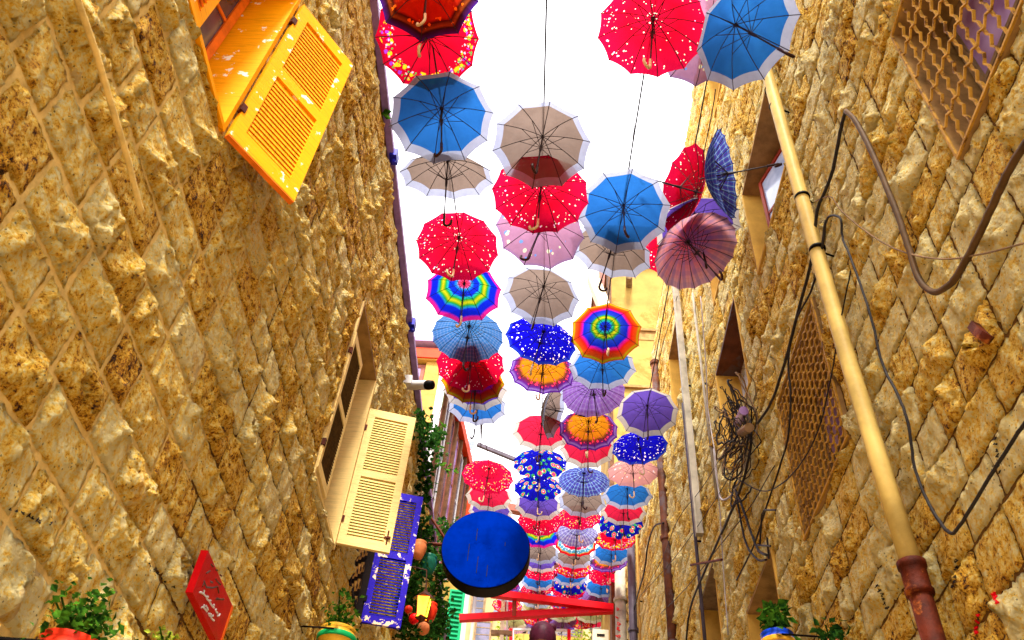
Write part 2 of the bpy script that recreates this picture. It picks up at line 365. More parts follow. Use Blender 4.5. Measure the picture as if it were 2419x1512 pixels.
TYPES = {
 # key: (ribs, material, description, handle)
 'B':  (10, bordered('blue cloth', (.022, .16, .56)), 'blue umbrella with pale hem', 'd'),
 'T':  (10, bordered('taupe cloth', (.27, .195, .165)), 'taupe umbrella with pale hem', 'd'),
 'R':  (10, bordered('red cloth', (.78, .02, .07), (.66, .58, .52)), 'plain red umbrella with pale hem', 'd'),
 'V':  (10, bordered('violet cloth', (.13, .07, .44), (.64, .58, .56)), 'violet umbrella with pale hem', 'd'),
 'RS': (12, cloth('red speckled cloth', [(0, (.86, .006, .05)), (.5, (.84, .004, .03)), (1, (.84, .006, .07))], 'LINEAR', dots=spk), 'red umbrella with scattered pale speckles', 'c'),
 'RF': (12, cloth('red flowered hem cloth', [(0, (.86, .004, .02)), (1, (.84, .004, .04))], 'LINEAR',
        ring=[((.86, .45, .01), 15, .34, 0, .72, .93), ((.28, .03, .45), 15, .30, 4.2, .76, .95), ((.80, .4, .5), 22, .25, 9.1, .7, .9), ((.08, .3, .06), 24, .25, 2.1, .74, .95)]), 'red umbrella with yellow flower garland', 'c'),
 'RG': (12, cloth('red gold speckled cloth', [(0, (.84, .006, .05)), (.2, (.86, .006, .04)), (1, (.84, .006, .08))], 'LINEAR',
        dots=[((.86, .55, .10), 24, .26, 0, .62, .92), (wd, 26, .20, 2, .05, .3), ((.8, .3, .5), 22, .2, 5, .7, .97)]), 'red umbrella with gold dotted hem', 'c'),
 'RC': (12, cloth('red cyan hem cloth', [(0, (.86, .008, .06)), (.68, (.50, .65, .8)), (.74, (.08, .40, .62)), (.86, (.62, .4, .08)), (.90, (.84, .01, .02)), (1, (.84, .01, .02))], 'CONSTANT',
        dots=[((.85, .6, .7), 14, .2, 1, .1, .66), ((.7, .8, .9), 26, .28, 0, .68, .86)]), 'red umbrella with a broad turquoise ring', 'c'),
 'W1': (10, cloth('rainbow cloth blue', [(0, (.86, .03, .05)), (.14, (.80, .05, .2)), (.2, (.02, .3, .75)), (.28, (.006, .03, .72)), (.40, (.006, .03, .72)), (.44, (.02, .5, .5)), (.50, (.01, .36, .02)), (.57, (.66, .60, .01)), (.64, (.01, .36, .02)), (.69, (.02, .3, .6)), (.73, (.006, .02, .72)), (.88, (.006, .02, .72)), (.93, (.85, .02, .35)), (1, (.85, .02, .30))], 'LINEAR'), 'rainbow umbrella with pink hem', 'c'),
 'W2': (10, cloth('rainbow cloth orange', [(0, (.01, .04, .6)), (.15, (.006, .03, .62)), (.2, (.02, .4, .4)), (.26, (.01, .32, .02)), (.33, (.62, .58, .01)), (.40, (.01, .34, .02)), (.46, (.02, .06, .6)), (.64, (.006, .02, .62)), (.70, (.8, .01, .3)), (.76, (.84, .015, .01)), (.90, (.84, .10, .01)), (.95, (.6, .5, .01)), (1, (.84, .06, .01))], 'LINEAR'), 'rainbow umbrella with orange hem', 'c'),
 'G':  (16, cloth('teal check cloth', [(0, (.05, .24, .52)), (1, (.06, .22, .56))], 'LINEAR', tartan=(((.04, .15, .46), (.42, .42, .72)), 22, .6)), 'teal sixteen-rib umbrella with small squares', 'd'),
 'N':  (12, cloth('blue white dotted cloth', [(0, (.008, .006, .58)), (.9, (.006, .004, .56)), (1, (.03, .07, .60))], 'LINEAR',
        dots=[((.9, .88, .9), 16, .14, 0, .05, .95), ((.9, .88, .9), 19, .12, 3, .05, .95), ((.86, .6, .72), 14, .24, 4, .70, .90)]), 'royal blue umbrella with white dots', 'c'),
 'O':  (12, cloth('orange cloth', [(0, (.75, .27, .01)), (.66, (.76, .25, .01)), (.74, (.20, .04, .02)), (.80, (.22, .02, .10)), (.88, (.14, .02, .30)), (.94, (.34, .20, .62)), (.96, (.12, .02, .34)), (1, (.16, .03, .40))], 'LINEAR',
        dots=[((.84, .05, .10), 17, .18, 0, .1, .7)], ring=[((.82, .03, .08), 17, .34, 2, .70, .84)]), 'orange umbrella with purple hem', 'c'),
 'O2': (8, cloth('dark orange cloth', [(0, (.84, .05, .01)), (.70, (.80, .04, .01)), (.76, (.10, .015, .01)), (.84, (.50, .10, .02)), (.88, (.07, .015, .015)), (.95, (.10, .02, .20)), (1, (.12, .03, .50))], 'LINEAR',
        ring=[((.80, .16, .01), 17, .3, 2, .68, .82)], trans=.45), 'orange-red umbrella with dark banded hem', 'c'),
 'P':  (16, cloth('purple plaid cloth', [(0, (.24, .13, .50)), (1, (.28, .15, .50))], 'LINEAR', tartan=(((.26, .07, .40), (.62, .40, .70)), 14, .4)), 'purple plaid umbrella', 'd'),
 'Q':  (16, cloth('red plaid cloth', [(0, (.85, .03, .07)), (.4, (.90, .20, .22)), (1, (.95, .50, .52))], 'LINEAR', tartan=(((.28, .20, .44), (.80, .30, .30)), 9, .5)), 'red plaid sixteen-rib umbrella', 'd'),
 'L':  (16, cloth('blue plaid cloth', [(0, (.05, .12, .56)), (1, (.05, .16, .62))], 'LINEAR', tartan=(((.10, .04, .36), (.60, .80, .92)), 14, .7)), 'blue plaid umbrella', 'd'),
 'LW': (16, cloth('pale blue plaid cloth', [(0, (.30, .32, .66)), (1, (.42, .44, .74))], 'LINEAR', tartan=(((.16, .08, .46), (.8, .78, .86)), 13, .6)), 'pale blue and white plaid umbrella', 'd'),
 'K':  (10, cloth('pink violet cloth', [(0, (.58, .28, .46)), (.93, (.56, .27, .46)), (1, (.40, .24, .52))], 'LINEAR', dots=[((.10, .20, .50), 7.5, .20, 0, .66, .95), ((.50, .48, .34), 8.5, .2, 3, .6, .9)]), 'dusty pink umbrella with blue dots', 'd'),
 'K2': (10, cloth('salmon cloth', [(0, (.78, .38, .38)), (1, (.78, .34, .34))], 'LINEAR', dots=[((.50, .42, .50), 9, .22, 0, .6, .95), ((.70, .45, .2), 11, .18, 3, .5, .9)]), 'salmon pink umbrella with faded dots', 'c'),
 'Fl': (12, cloth('blue floral cloth', [(0, (.008, .008, .46)), (1, (.008, .008, .50))], 'LINEAR',
        floral=[((.03, .26, .05), 6.5, .40, 0), ((.80, .03, .12), 6.5, .30, 0), ((.88, .45, .42), 6.5, .12, 0), ((.86, .84, .80), 12, .16, 6)]), 'dark blue umbrella with red roses', 'c'),
 'Y':  (10, bordered('olive cloth', (.44, .42, .16), (.70, .62, .40)), 'pale olive umbrella with cream hem', 'd'),
}

# ------------------------------------------------------------------ setting: ground, stairs
g = MB().add([(-400,-400,0),(400,-400,0),(400,400,0),(-400,400,0)], [(0,1,2,3)]); tag(obj('ground', g, M['ground']), kind='structure')
stairs = tag(link('stairs', None), kind='structure')
for i in range(28):
    b = MB(); y = -.4+i*.34; b.box((-1.93, y, .004), (1.93, y+.36, .17*(i+1))); obj('stair_step', b, M['paving'], stairs)
b = MB(); y0, z0 = 9.12, 4.76; b.add([(-1.93,y0,z0),(1.93,y0,z0),(1.93,36,13.0),(-1.93,36,13.0),(-1.93,y0,.004),(1.93,y0,.004),(1.93,36,.004),(-1.93,36,.004)],
    [(0,1,2,3),(0,4,5,1),(1,5,6,2),(2,6,7,3),(3,7,4,0)]); tag(obj('street', b, M['paving']), kind='structure')

# ------------------------------------------------------------------ stone walls
def stone_grid(w, h, nu, nv, r, prot, joint=.5):
    """rock-faced stone front: returns (nv+1)*(nu+1) vertices in (u, v, n), faces are shared"""
    eu, ev = .005/w, .005/h
    U, V = np.meshgrid(np.r_[0, np.linspace(eu, 1-eu, nu-1), 1], np.r_[0, np.linspace(ev, 1-ev, nv-1), 1])
    x = (U-.5)*w; y = (V-.5)*h
    n = np.full_like(x, 9.)
    for k in range(r.integers(4, 8)):
        a = r.uniform(0, 2*math.pi); s = r.uniform(.10, .62); c = r.uniform(.0, .06)*s/.4
        px, py = r.uniform(-.25, .25)*w, r.uniform(-.25, .25)*h
        n = np.minimum(n, prot*r.uniform(.75, 1.15)-s*np.maximum(0, (np.cos(a)*(x-px)+np.sin(a)*(y-py)))+c*.2)
    ns_ = int(r.integers(7, 13)); sx = r.uniform(-.5, .5, ns_)*w; sy = r.uniform(-.5, .5, ns_)*h
    D = (x[..., None]-sx)**2+((y[..., None]-sy)*1.5)**2; K = D.argmin(-1)
    ga, gb, gc = r.uniform(-.36, .36, ns_), r.uniform(-.58, .30, ns_), r.uniform(-.011, .011, ns_)
    n = n*.8+.008+ga[K]*(x-sx[K])+gb[K]*(y-sy[K])+gc[K]
    for sc, am in ((17, .003), (41, .004)):
        a1, a2, p1, p2 = r.uniform(0, 6.3, 4)
        n += am*(np.sin(sc*(x*math.cos(a1)+y*math.sin(a1))+p1)+np.sin(sc*1.3*(x*math.cos(a2)+y*math.sin(a2))+p2))
    n += r.normal(0, .0048, x.shape)
    n = np.maximum(n, .016+.006*np.sin(31*x+17*y))
    e = np.minimum(np.minimum(x+w/2, w/2-x), np.minimum(y+h/2, h/2-y))
    k = np.clip(.22+e/.028, 0, 1); n = np.where(e > .001, np.maximum(n*k, .006), n)
    edge = (U == 0) | (U == 1) | (V == 0) | (V == 1)
    n = np.where(edge, -.03, n)
    jx = r.normal(0, .006, x.shape); jy = r.normal(0, .005, x.shape)
    x = x+np.where(edge, jx*.4, jx); y = y+np.where(edge, jy*.4, jy)
    return np.stack([x, y, n], -1).reshape(-1, 3)
def grid_faces(nu, nv):
    i = np.arange(nv)[:, None]*(nu+1)+np.arange(nu)[None, :]
    return np.stack([i, i+1, i+nu+2, i+nu+1], -1).reshape(-1, 4)
def big_mesh(name, V, Fq, mat, tone):
    me = bpy.data.meshes.new(name); me.vertices.add(len(V)); me.vertices.foreach_set('co', V.astype(np.float32).ravel())
    me.loops.add(Fq.size); me.loops.foreach_set('vertex_index', Fq.astype(np.int32).ravel())
    me.polygons.add(len(Fq)); me.polygons.foreach_set('loop_start', np.arange(0, Fq.size, 4, dtype=np.int32))
    me.update(calc_edges=True); me.materials.append(mat)
    at = me.attributes.new('tone', 'FLOAT', 'POINT'); at.data.foreach_set('value', tone.astype(np.float32)); return me
def rect_minus(u0, u1, v0, v1, holes):
    """is a stone clear of the openings: returns list of u intervals that remain"""
    iv = [(u0, u1)]
    for (a, b, c, d) in holes:
        if v1 <= c+.04 or v0 >= d-.04: continue
        nv = []
        for (p, q) in iv:
            if q <= a or p >= b: nv.append((p, q)); continue
            if p < a: nv.append((p, a))
            if q > b: nv.append((b, q))
        iv = nv
    return [(p, q) for p, q in iv if q-p > .06]
def build_wall(root, fr, y0, y1, topf, holes, smat, mmat, gapf, seed, zmin):
    r = np.random.default_rng(seed); stones = []
    z = .0; c = 0
    while z < 15.2:
        h = r.uniform(.255, .30)
        y = y0-r.uniform(0, .4)
        while y < y1:
            w = r.uniform(.26, .52); a, b = max(y, y0), min(y+w, y1)
            top = topf((a+b)/2); gap = gapf((a+b)/2)
            if z+h <= top+.05 and z+h > zmin((a+b)/2) and b-a > .1:
                for (p, q) in rect_minus(a, b, z, z+h, holes): stones.append((p+gap/2, q-gap/2, z+gap/2, z+h-gap/2))
                for (ha, hb, hc, hd_) in holes:      # cut stones above and below an opening
                    p, q = max(a, ha), min(b, hb)
                    if q-p < .06: continue
                    if z < hc-.05 and z+h > hc+.04: stones.append((p+gap/2, q-gap/2, z+gap/2, hc-.004))
                    if z+h > hd_+.05 and z < hd_-.04: stones.append((p+gap/2, q-gap/2, hd_+.004, z+h-gap/2))
            y += w
        z += h; c += 1
    # which stones show largest in the photo
    sc = []
    for s in stones:
        pts = [projpx(fr(u, v, 0)) for u, v in ((s[0], s[2]), (s[1], s[2]), (s[1], s[3]), (s[0], s[3]))]
        if min(p[2] for p in pts) < .3: sc.append(0); continue
        x = [p[0] for p in pts]; yy = [p[1] for p in pts]
        if max(x) < 0 or min(x) > 2419 or max(yy) < 0 or min(yy) > 1512: sc.append(0); continue
        sc.append(abs(sum(x[i]*yy[(i+1) % 4]-x[(i+1) % 4]*yy[i] for i in range(4)))/2)
    order = sorted(range(len(stones)), key=lambda i: -sc[i]); big = set(i for i in order[:300] if sc[i] > 0)
    B = Matrix((fr.U, fr.V, fr.N)).transposed()
    variants = []
    gf = grid_faces(19, 12)
    for k in range(40):
        rr = np.random.default_rng(seed*100+k); wv, hv = (.45, .26)
        G = stone_grid(wv, hv, 19, 12, rr, rr.uniform(.028, .062)); G[:, 0] /= wv; G[:, 1] /= hv
        Wd = np.array([list(fr.U*0+fr.U*float(q[0])+fr.V*float(q[1])+fr.N*float(q[2])) for q in G])
        variants.append(big_mesh('stone', Wd, gf, smat, np.full(len(G), rr.uniform(.1, .95))))
    off = root.location
    for i in big:
        s = stones[i]; o = link('stone', variants[int(r.integers(0, 40))], root)
        o.location = fr((s[0]+s[1])/2, (s[2]+s[3])/2, 0)-off
        # stones stand along world y and z, the relief along x
        o.scale = (r.uniform(.8, 1.2), (s[1]-s[0])*(1 if r.random() < .5 else -1), (s[3]-s[2])*(1 if r.random() < .5 else -1))
    VV, FF, TT = [], [], []; k = 0
    Um, Vm, Nm, Om = (np.array(q) for q in (fr.U, fr.V, fr.N, fr.o))
    cache = {}
    for i, s in enumerate(stones):
        if i in big: continue
        nu, nv = (11, 8) if sc[i] > 250 else (6, 5)
        G = stone_grid(s[1]-s[0], s[3]-s[2], nu, nv, r, r.uniform(.028, .062))
        cu, cv = (s[0]+s[1])/2, (s[2]+s[3])/2
        P = Om+(G[:, :1]+cu)*Um+(G[:, 1:2]+cv)*Vm+G[:, 2:]*Nm
        VV.append(P-np.array(off)); f = cache.setdefault((nu, nv), grid_faces(nu, nv)); FF.append(f+k); k += len(P)
        TT.append(np.full(len(P), r.uniform(.1, .95)))
    me = big_mesh('stone_rest', np.concatenate(VV), np.concatenate(FF), smat, np.concatenate(TT))
    tag(link('small_stones', me, root), kind='stuff')
    # mortar bed with the openings left free, roof and ends
    ys = sorted({y0, y1, *[x for h in holes for x in h[:2]]}); ys = [y for y in ys if y0 <= y <= y1]
    extra = [y for y in np.arange(math.ceil(y0), y1, 1.0)]; ys = sorted(set(ys+extra))
    mb = MB()
    for a, b in zip(ys[:-1], ys[1:]):
        top = topf((a+b)/2); zs = sorted({0, top, *[x for h in holes for x in h[2:] if x < top]})
        for c_, d in zip(zs[:-1], zs[1:]):
            if any(h[0] < (a+b)/2 < h[1] and h[2] < (c_+d)/2 < h[3] for h in holes): continue
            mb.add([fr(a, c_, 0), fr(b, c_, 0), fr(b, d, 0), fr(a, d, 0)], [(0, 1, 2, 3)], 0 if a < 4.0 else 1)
        mb.add([fr(a, top, 0), fr(b, top, 0), fr(b, top, -6), fr(a, top, -6)], [(0, 1, 2, 3)])
    for e in (y0, y1):
        t_ = topf(e+(.01 if e == y0 else -.01)); mb.add([fr(e, 0, 0), fr(e, t_, 0), fr(e, t_, -6), fr(e, 0, -6)], [(0, 1, 2, 3)])
    obj('mortar_bed', mb, mmat, root)
    return stones

LF = Fr((-2, 0, 0), (0, 1, 0), (0, 0, 1), (1, 0, 0)); RF = Fr((2, 0, 0), (0, 1, 0), (0, 0, 1), (-1, 0, 0))
LH = [(1.55, 2.66, 5.86, 7.66), (5.95, 7.14, 5.90, 8.05), (8.02, 8.95, 6.06, 8.2)]
lroot = thing('stone_building', (-2, 0, 0), 'long golden rough stone building on the left with three shuttered windows', 'building')
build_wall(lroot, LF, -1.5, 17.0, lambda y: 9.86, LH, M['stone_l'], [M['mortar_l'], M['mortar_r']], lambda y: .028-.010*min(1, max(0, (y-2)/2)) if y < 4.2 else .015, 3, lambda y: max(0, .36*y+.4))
# roof flashing along the eave, small blue lamps on it
b = MB().box((-1.5, 9.86, -.35), (17.0, 9.93, .075), 0, LF); obj('roof_flashing', b, M['mauve_flash'], lroot)
for (u, v) in ((868, 5), (905, 455), (968, 795)):
    p = onx(u, v, -1.93); b = MB(); b.box((p.x-.04, p.y-.07, 9.82), (p.x+.04, p.y+.07, 9.95)); b.tube([(p.x, p.y, 9.82), (p.x+.02, p.y, 9.76)], .025, 8)
    tag(obj('eave_lamp', b, M['blueplastic']), {5: 'small blue eave lamp at the top edge of the photo', 455: 'small blue eave lamp level with the taupe umbrella', 795: 'small blue eave lamp just before the red fascia'}[v], 'lamp', 'blue lamps along the left eave')
RH = [(.95, 2.42, 5.48, 6.86), (4.54, 5.80, 5.43, 6.82), (4.2, 5.66, 8.4, 9.76), (6.55, 7.88, 7.75, 9.10), (6.35, 7.5, 9.95, 11.3), (10.0, 11.0, 10.9, 12.4), (6.72, 7.9, 4.6, 5.96), (5.3, 6.1, 12.2, 13.6), (9.1, 10.3, 5.6, 7.3)]
rroot = thing('stone_building', (2, 0, 0), 'tall golden rough stone building on the right hung with pipes and cables', 'building')
build_wall(rroot, RF, -1.5, 21.0, lambda y: 14.5 if y < 13 else 13.3, RH, M['stone_r'], [M['mortar_r'], M['mortar_r']], lambda y: .014, 5, lambda y: max(0, .36*y+.4))

def reveal(root, fr, h, depth, mats, name='window_reveal', t=.035):
    """lining of an opening: far jamb, near jamb, soffit, sill and the dark back"""
    a, b, c, d = h; mj, ms, mb_ = mats
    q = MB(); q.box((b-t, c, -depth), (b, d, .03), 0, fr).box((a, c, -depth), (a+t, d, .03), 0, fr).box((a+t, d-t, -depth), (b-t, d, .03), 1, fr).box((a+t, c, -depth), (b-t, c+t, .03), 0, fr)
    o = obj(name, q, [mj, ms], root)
    q = MB().box((a-.05, c-.05, -depth-.9), (b+.05, d+.05, -depth-.85), 0, fr); obj('room_back', q, mb_, root)
    q = MB().box((a-.05, d+.002, -depth-.85), (b+.05, d+.05, -depth), 0, fr).box((b+.002, c, -depth-.85), (b+.05, d, -depth), 0, fr); obj('room_side', q, mb_, root)
    return o
def sash(root, fr, u0, u1, v0, v1, n, mframe, mpane, nx=2, nz=3, t=.06):
    q = MB(); q.box((u0, v0, n-.04), (u0+t, v1, n), 0, fr).box((u1-t, v0, n-.04), (u1, v1, n), 0, fr).box((u0+t, v0, n-.04), (u1-t, v0+t, n), 0, fr).box((u0+t, v1-t, n-.04), (u1-t, v1, n), 0, fr)
    f = obj('window_frame', q, mframe, root)
    q = MB()
    for i in range(1, nx): x = u0+(u1-u0)*i/nx; q.box((x-.018, v0+t, n-.035), (x+.018, v1-t, n-.005), 0, fr)
    for i in range(1, nz): z = v0+(v1-v0)*i/nz; q.box((u0+t, z-.016, n-.032), (u1-t, z+.016, n-.008), 0, fr)
    if q.v: obj('muntin', q, mframe, f)
    for i in range(nx):
        for j in range(nz):
            x0 = u0+(u1-u0)*i/nx; x1 = u0+(u1-u0)*(i+1)/nx; z0 = v0+(v1-v0)*j/nz; z1 = v0+(v1-v0)*(j+1)/nz
            obj('pane', MB().box((max(x0, u0+t), max(z0, v0+t), n-.024), (min(x1, u1-t), min(z1, v1-t), n-.018), 0, fr), mpane, f)
    return f
def shutter(name, parent, fr, W_, H, mf, msl, nsl, hinge_m=None, st=.075, rail=.09, tilt=.6, slat_t=.008, back=None, fill=.62):
    """louvred shutter in the frame's u (0..W) v (0..H) n (thickness); frame pieces and slats each a mesh"""
    root = parent; T = .04
    for (a, b_, c_, d_, nm) in ((0, st, 0, H, 'stile'), (W_-st, W_, 0, H, 'stile'), (st, W_-st, 0, rail, 'rail'), (st, W_-st, H-rail, H, 'rail'), (st, W_-st, H*.5-rail*.42, H*.5+rail*.42, 'rail')):
        obj(nm, MB().box((a, c_, 0), (b_, d_, T), 0, fr), mf, root)
    for (lo, hi) in ((rail, H*.5-rail*.42), (H*.5+rail*.42, H-rail)):
        for k in range(nsl):
            z = lo+(hi-lo)*(k+.5)/nsl; hh = (hi-lo)/nsl*fill
            q = MB(); a = T/2; dz = hh*math.cos(tilt); dn = min(hh*math.sin(tilt), T*.48)
            vs = [fr(st-.002, z-dz, a+dn), fr(W_-st+.002, z-dz, a+dn), fr(W_-st+.002, z+dz, a-dn), fr(st-.002, z+dz, a-dn)]
            off = fr.N*slat_t+fr.V*slat_t*.5
            q.add(vs+[v+off for v in vs], [(0, 1, 2, 3), (7, 6, 5, 4), (0, 4, 5, 1), (1, 5, 6, 2), (2, 6, 7, 3), (3, 7, 4, 0)])
            obj('slat', q, msl, root)
    if back: obj('backing_panel', MB().box((st, rail, .002), (W_-st, H-rail, .006), 0, fr), back, root)
    for v in (.16, .84): obj('hinge', MB().box((-.018, H*v-.035, .012), (.018, H*v+.035, .048), 0, fr), hinge_m or M['rust'], root)

# yellow window
h = LH[0]; wr = thing('window', LF((h[0]+h[1])/2, h[2], 0), 'yellow painted window recess with dark interior beside the yellow shutter', 'window')
reveal(wr, LF, h, .42, (M['yellow'], M['yellow'], M['interior']))
sash(wr, Fr(LF(h[1]-.55, h[2]+.04, -.40), (.25, 1, 0), (0, 0, 1), (1, -.25, 0)), 0, .5, 0, 1.7, 0, M['orange'], M['pane_d'], 1, 3)
fq = Fr(LF(h[0]+.62, h[2]+.6, -.14), (-1, .15, 0), (0, 0, 1), (.15, 1, 0))
obj('open_casement', MB().box((0, 0, 0), (.30, 1.1, .045), 0, fq), M['orange'], wr)
ys1 = thing('shutter', onz(520, 315, 5.86), 'open bright yellow wooden shutter with peeling paint, top left', 'shutter', 'window shutters on the left wall')
shutter('s', ys1, Fr((-1.975, 2.69, 5.86), (.30, .46, 0), (0, 0, 1), (.46, -.30, 0)), .55, 1.76, M['yellow'], M['yellow_slat'], 17, M['rust'], .085, .13, .22, .004, M['yellow_slat'], 1.15)
obj('bottom_edge', MB().box((.0, -.012, .001), (.55, -.001, .039), 0, Fr((-1.975, 2.69, 5.86), (.30, .46, 0), (0, 0, 1), (.46, -.30, 0))), M['orange'], ys1)
ys2 = thing('shutter', LF(h[0], h[2], 0), 'yellow louvred shutter leaf half closed at top left photo edge', 'shutter', 'window shutters on the left wall')
shutter('s', ys2, Fr(LF(1.58, 5.90, -.04), (0, 1, 0), (0, 0, 1), (1, 0, 0)), .5, 1.70, M['yellow'], M['orange'], 14, None, .07, .11)
# cream window
h = LH[1]; wr = thing('window', LF((h[0]+h[1])/2, h[2], 0), 'cream painted window recess between two cream louvred shutters', 'window')
reveal(wr, LF, h, .30, (M['cream'], M['soffit'], M['interior']))
sash(wr, Fr(LF(h[0]+.03, h[2]+.04, -.26), (0, 1, 0), (0, 0, 1), (1, 0, 0)), 0, 1.12, 0, 2.0, 0, M['cream'], M['pane_d'], 2, 3)
cs1 = thing('shutter', (-2, 7.16, 5.97), 'cream louvred shutter swung open from the wall above the blue one', 'shutter', 'window shutters on the left wall')
shutter('s', cs1, Fr((-1.975, 7.165, 5.97), (.49, .12, 0), (0, 0, 1), (.12, -.49, 0)), .505, 1.66, M['cream'], M['cream_slat'], 21, M['rust'], .075, .10, .40, .005, M['cream_slat'], 1.0)
obj('latch', MB().tube([(-1.52, 7.235, 6.05), (-1.52, 7.235, 6.20)], .008, 6).box((-1.55, 7.22, 6.11), (-1.49, 7.235, 6.13)), M['rust'], cs1)
cs2 = thing('shutter', (-2, 5.95, 5.97), 'closed cream shutter leaf with dark louvres, flat in the wall', 'shutter', 'window shutters on the left wall')
shutter('s', cs2, Fr(LF(5.96, 5.97, .0), (0, 1, 0), (0, 0, 1), (1, 0, 0)), .47, 1.64, M['cream'], M['darkslat'], 21, None, .055, .085)
# blue window
h = LH[2]; wr = thing('window', LF((h[0]+h[1])/2, h[2], 0), 'dark window recess with brown lattice below the cream shutter', 'window')
reveal(wr, LF, h, .30, (M['interior'], M['interior'], M['interior']))
bs1 = thing('shutter', (-2, 8.93, 6.1), 'chipped royal blue louvred shutter standing out from the left wall', 'shutter', 'window shutters on the left wall')
shutter('s', bs1, Fr((-1.985, 8.93, 6.1), (.42, .09, 0), (0, 0, 1), (.09, -.42, 0)), .44, 1.72, M['blue'], M['blue_slat'], 20, M['black'], .07, .10, .75, .006)
for i in range(6):
    for j in range(9):
        c0 = LF(h[0]+.12+i*.13, h[2]+.12+j*.21+(.1 if i % 2 else 0), -.06)
        obj('lattice_tile', MB().lathe(c0, [(.062, -.012), (.062, .012)], 6, 0, Vector((1, 0, 0))).lathe(c0+Vector((.013, 0, 0)), [(.030, -.001), (.030, .003)], 6, 1, Vector((1, 0, 0))), [M['timber_l'], M['interior']], wr)

# right-hand recessed windows
def rwin(h, lab, mj, ms, mframe, mpane, depth=.32, nx=2, nz=3, grp='recessed windows in the right wall'):
    w = thing('window', RF((h[0]+h[1])/2, h[2], 0), lab, 'window', grp)
    reveal(w, RF, h, depth, (mj, ms, M['interior']))
    sash(w, Fr(RF(h[0]+.04, h[2]+.04, -depth+.06), (0, 1, 0), (0, 0, 1), (-1, 0, 0)), 0, h[1]-h[0]-.08, 0, h[3]-h[2]-.08, 0, mframe, mpane, nx, nz)
    return w
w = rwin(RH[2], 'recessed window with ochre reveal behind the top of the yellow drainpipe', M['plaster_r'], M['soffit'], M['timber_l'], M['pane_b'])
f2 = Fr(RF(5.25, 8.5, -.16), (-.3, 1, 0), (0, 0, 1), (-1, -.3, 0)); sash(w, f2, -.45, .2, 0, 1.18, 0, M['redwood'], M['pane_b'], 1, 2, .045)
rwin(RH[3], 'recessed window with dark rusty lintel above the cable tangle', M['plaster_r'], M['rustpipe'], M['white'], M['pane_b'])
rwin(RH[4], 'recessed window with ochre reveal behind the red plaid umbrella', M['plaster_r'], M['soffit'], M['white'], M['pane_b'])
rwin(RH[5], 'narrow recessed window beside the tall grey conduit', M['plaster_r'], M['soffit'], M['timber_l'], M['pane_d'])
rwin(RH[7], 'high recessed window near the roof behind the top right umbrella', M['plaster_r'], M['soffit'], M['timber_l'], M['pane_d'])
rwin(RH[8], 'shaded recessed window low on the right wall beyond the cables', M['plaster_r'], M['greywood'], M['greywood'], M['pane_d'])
nw = thing('wall_niche', RF(7.3, 4.6, 0), 'dark niche with ochre plaster reveal and green door above the blue pot', 'niche')
reveal(nw, RF, RH[6], .34, (M['plaster_r'], M['soffit'], M['interior']), 'niche_reveal')
obj('green_door', MB().box((6.76, 4.64, -.36), (7.45, 5.7, -.33), 0, RF), M['greenstripe'], nw)
for k in range(5): obj('hanging_cord', MB().tube(smoothpath([RF(6.85+.07*k, 5.75, -.2), RF(6.87+.07*k, 5.2, -.12), RF(6.9+.06*k, 4.7, -.05)]), .014, 5), M['greywood'], nw)

# lattice grilles
def ribbon(pts, N, th, dp):
    q = MB(); L = len(pts); N = Vector(N); vs = []
    for i, p in enumerate(pts):
        t = (pts[min(i+1, L-1)]-pts[max(i-1, 0)]).normalized(); s_ = t.cross(N).normalized()*th/2
        vs += [p-s_, p+s_, p+s_+N*dp, p-s_+N*dp]
    fs = [(0, 1, 2, 3), tuple(4*(L-1)+k for k in (3, 2, 1, 0))]
    for i in range(L-1):
        for k in range(4): k2 = (k+1) % 4; fs.append((4*i+k, 4*i+k2, 4*(i+1)+k2, 4*(i+1)+k))
    return q.add(vs, fs)
def grille(h, lab, sy, sz, back, r, wave, dp):
    a, b, c, d = h; gr = thing('window_grille', RF((a+b)/2, c, 0), lab, 'window grille', 'lattice window grilles in the right wall')
    reveal(gr, RF, h, .30, (M['soffit'], M['soffit'], M['interior']), 'window_reveal', .012)
    sash(gr, Fr(RF(a+.04, c+.04, -.27), (0, 1, 0), (0, 0, 1), (-1, 0, 0)), 0, b-a-.08, 0, d-c-.08, 0, M['greywood'], back, 2, 2)
    q = MB(); t = .016
    q.box((a, c, .032), (a+t, d, .045), 0, RF).box((b-t, c, .032), (b, d, .045), 0, RF).box((a+t, c, .032), (b-t, c+t, .045), 0, RF).box((a+t, d-t, .032), (b-t, d, .045), 0, RF)
    obj('grille_frame', q, M['grille'], gr)
    ny = round((b-a)/sy); nz = round((d-c)/sz)
    for i in range(1, ny):
        y = a+(b-a)*i/ny; pts = []; n = nz*4
        n = nz*6
        for k in range(n+1):
            z = c+t+(d-c-2*t)*k/n; ph = k % 6
            pts.append(RF(y+wave*.8*(0, 0, 0, 1, -1, 0)[ph], z, .012))
        obj('wavy_bar', ribbon(pts, RF.N, r, dp), M['grille'], gr)
    for j in range(1, nz):
        z = c+(d-c)*j/nz; pts = []; n = ny*4
        for k in range(n+1):
            y = a+t+(b-a-2*t)*k/n; ph = k % 4
            pts.append(RF(y, z+wave*(0, 1, 0, -1)[ph], .030))
        obj('zigzag_bar', ribbon(pts, RF.N, r, dp*.8), M['grille'], gr)
    return gr
grille(RH[0], 'large ochre lattice grille over mauve glass in the upper right corner', .092, .27, M['pane_m'], .0100, .020, .016)
grille(RH[1], 'narrow dark lattice grille beside the yellow drainpipe', .095, .085, M['pane_m'], .0105, .012, .012)

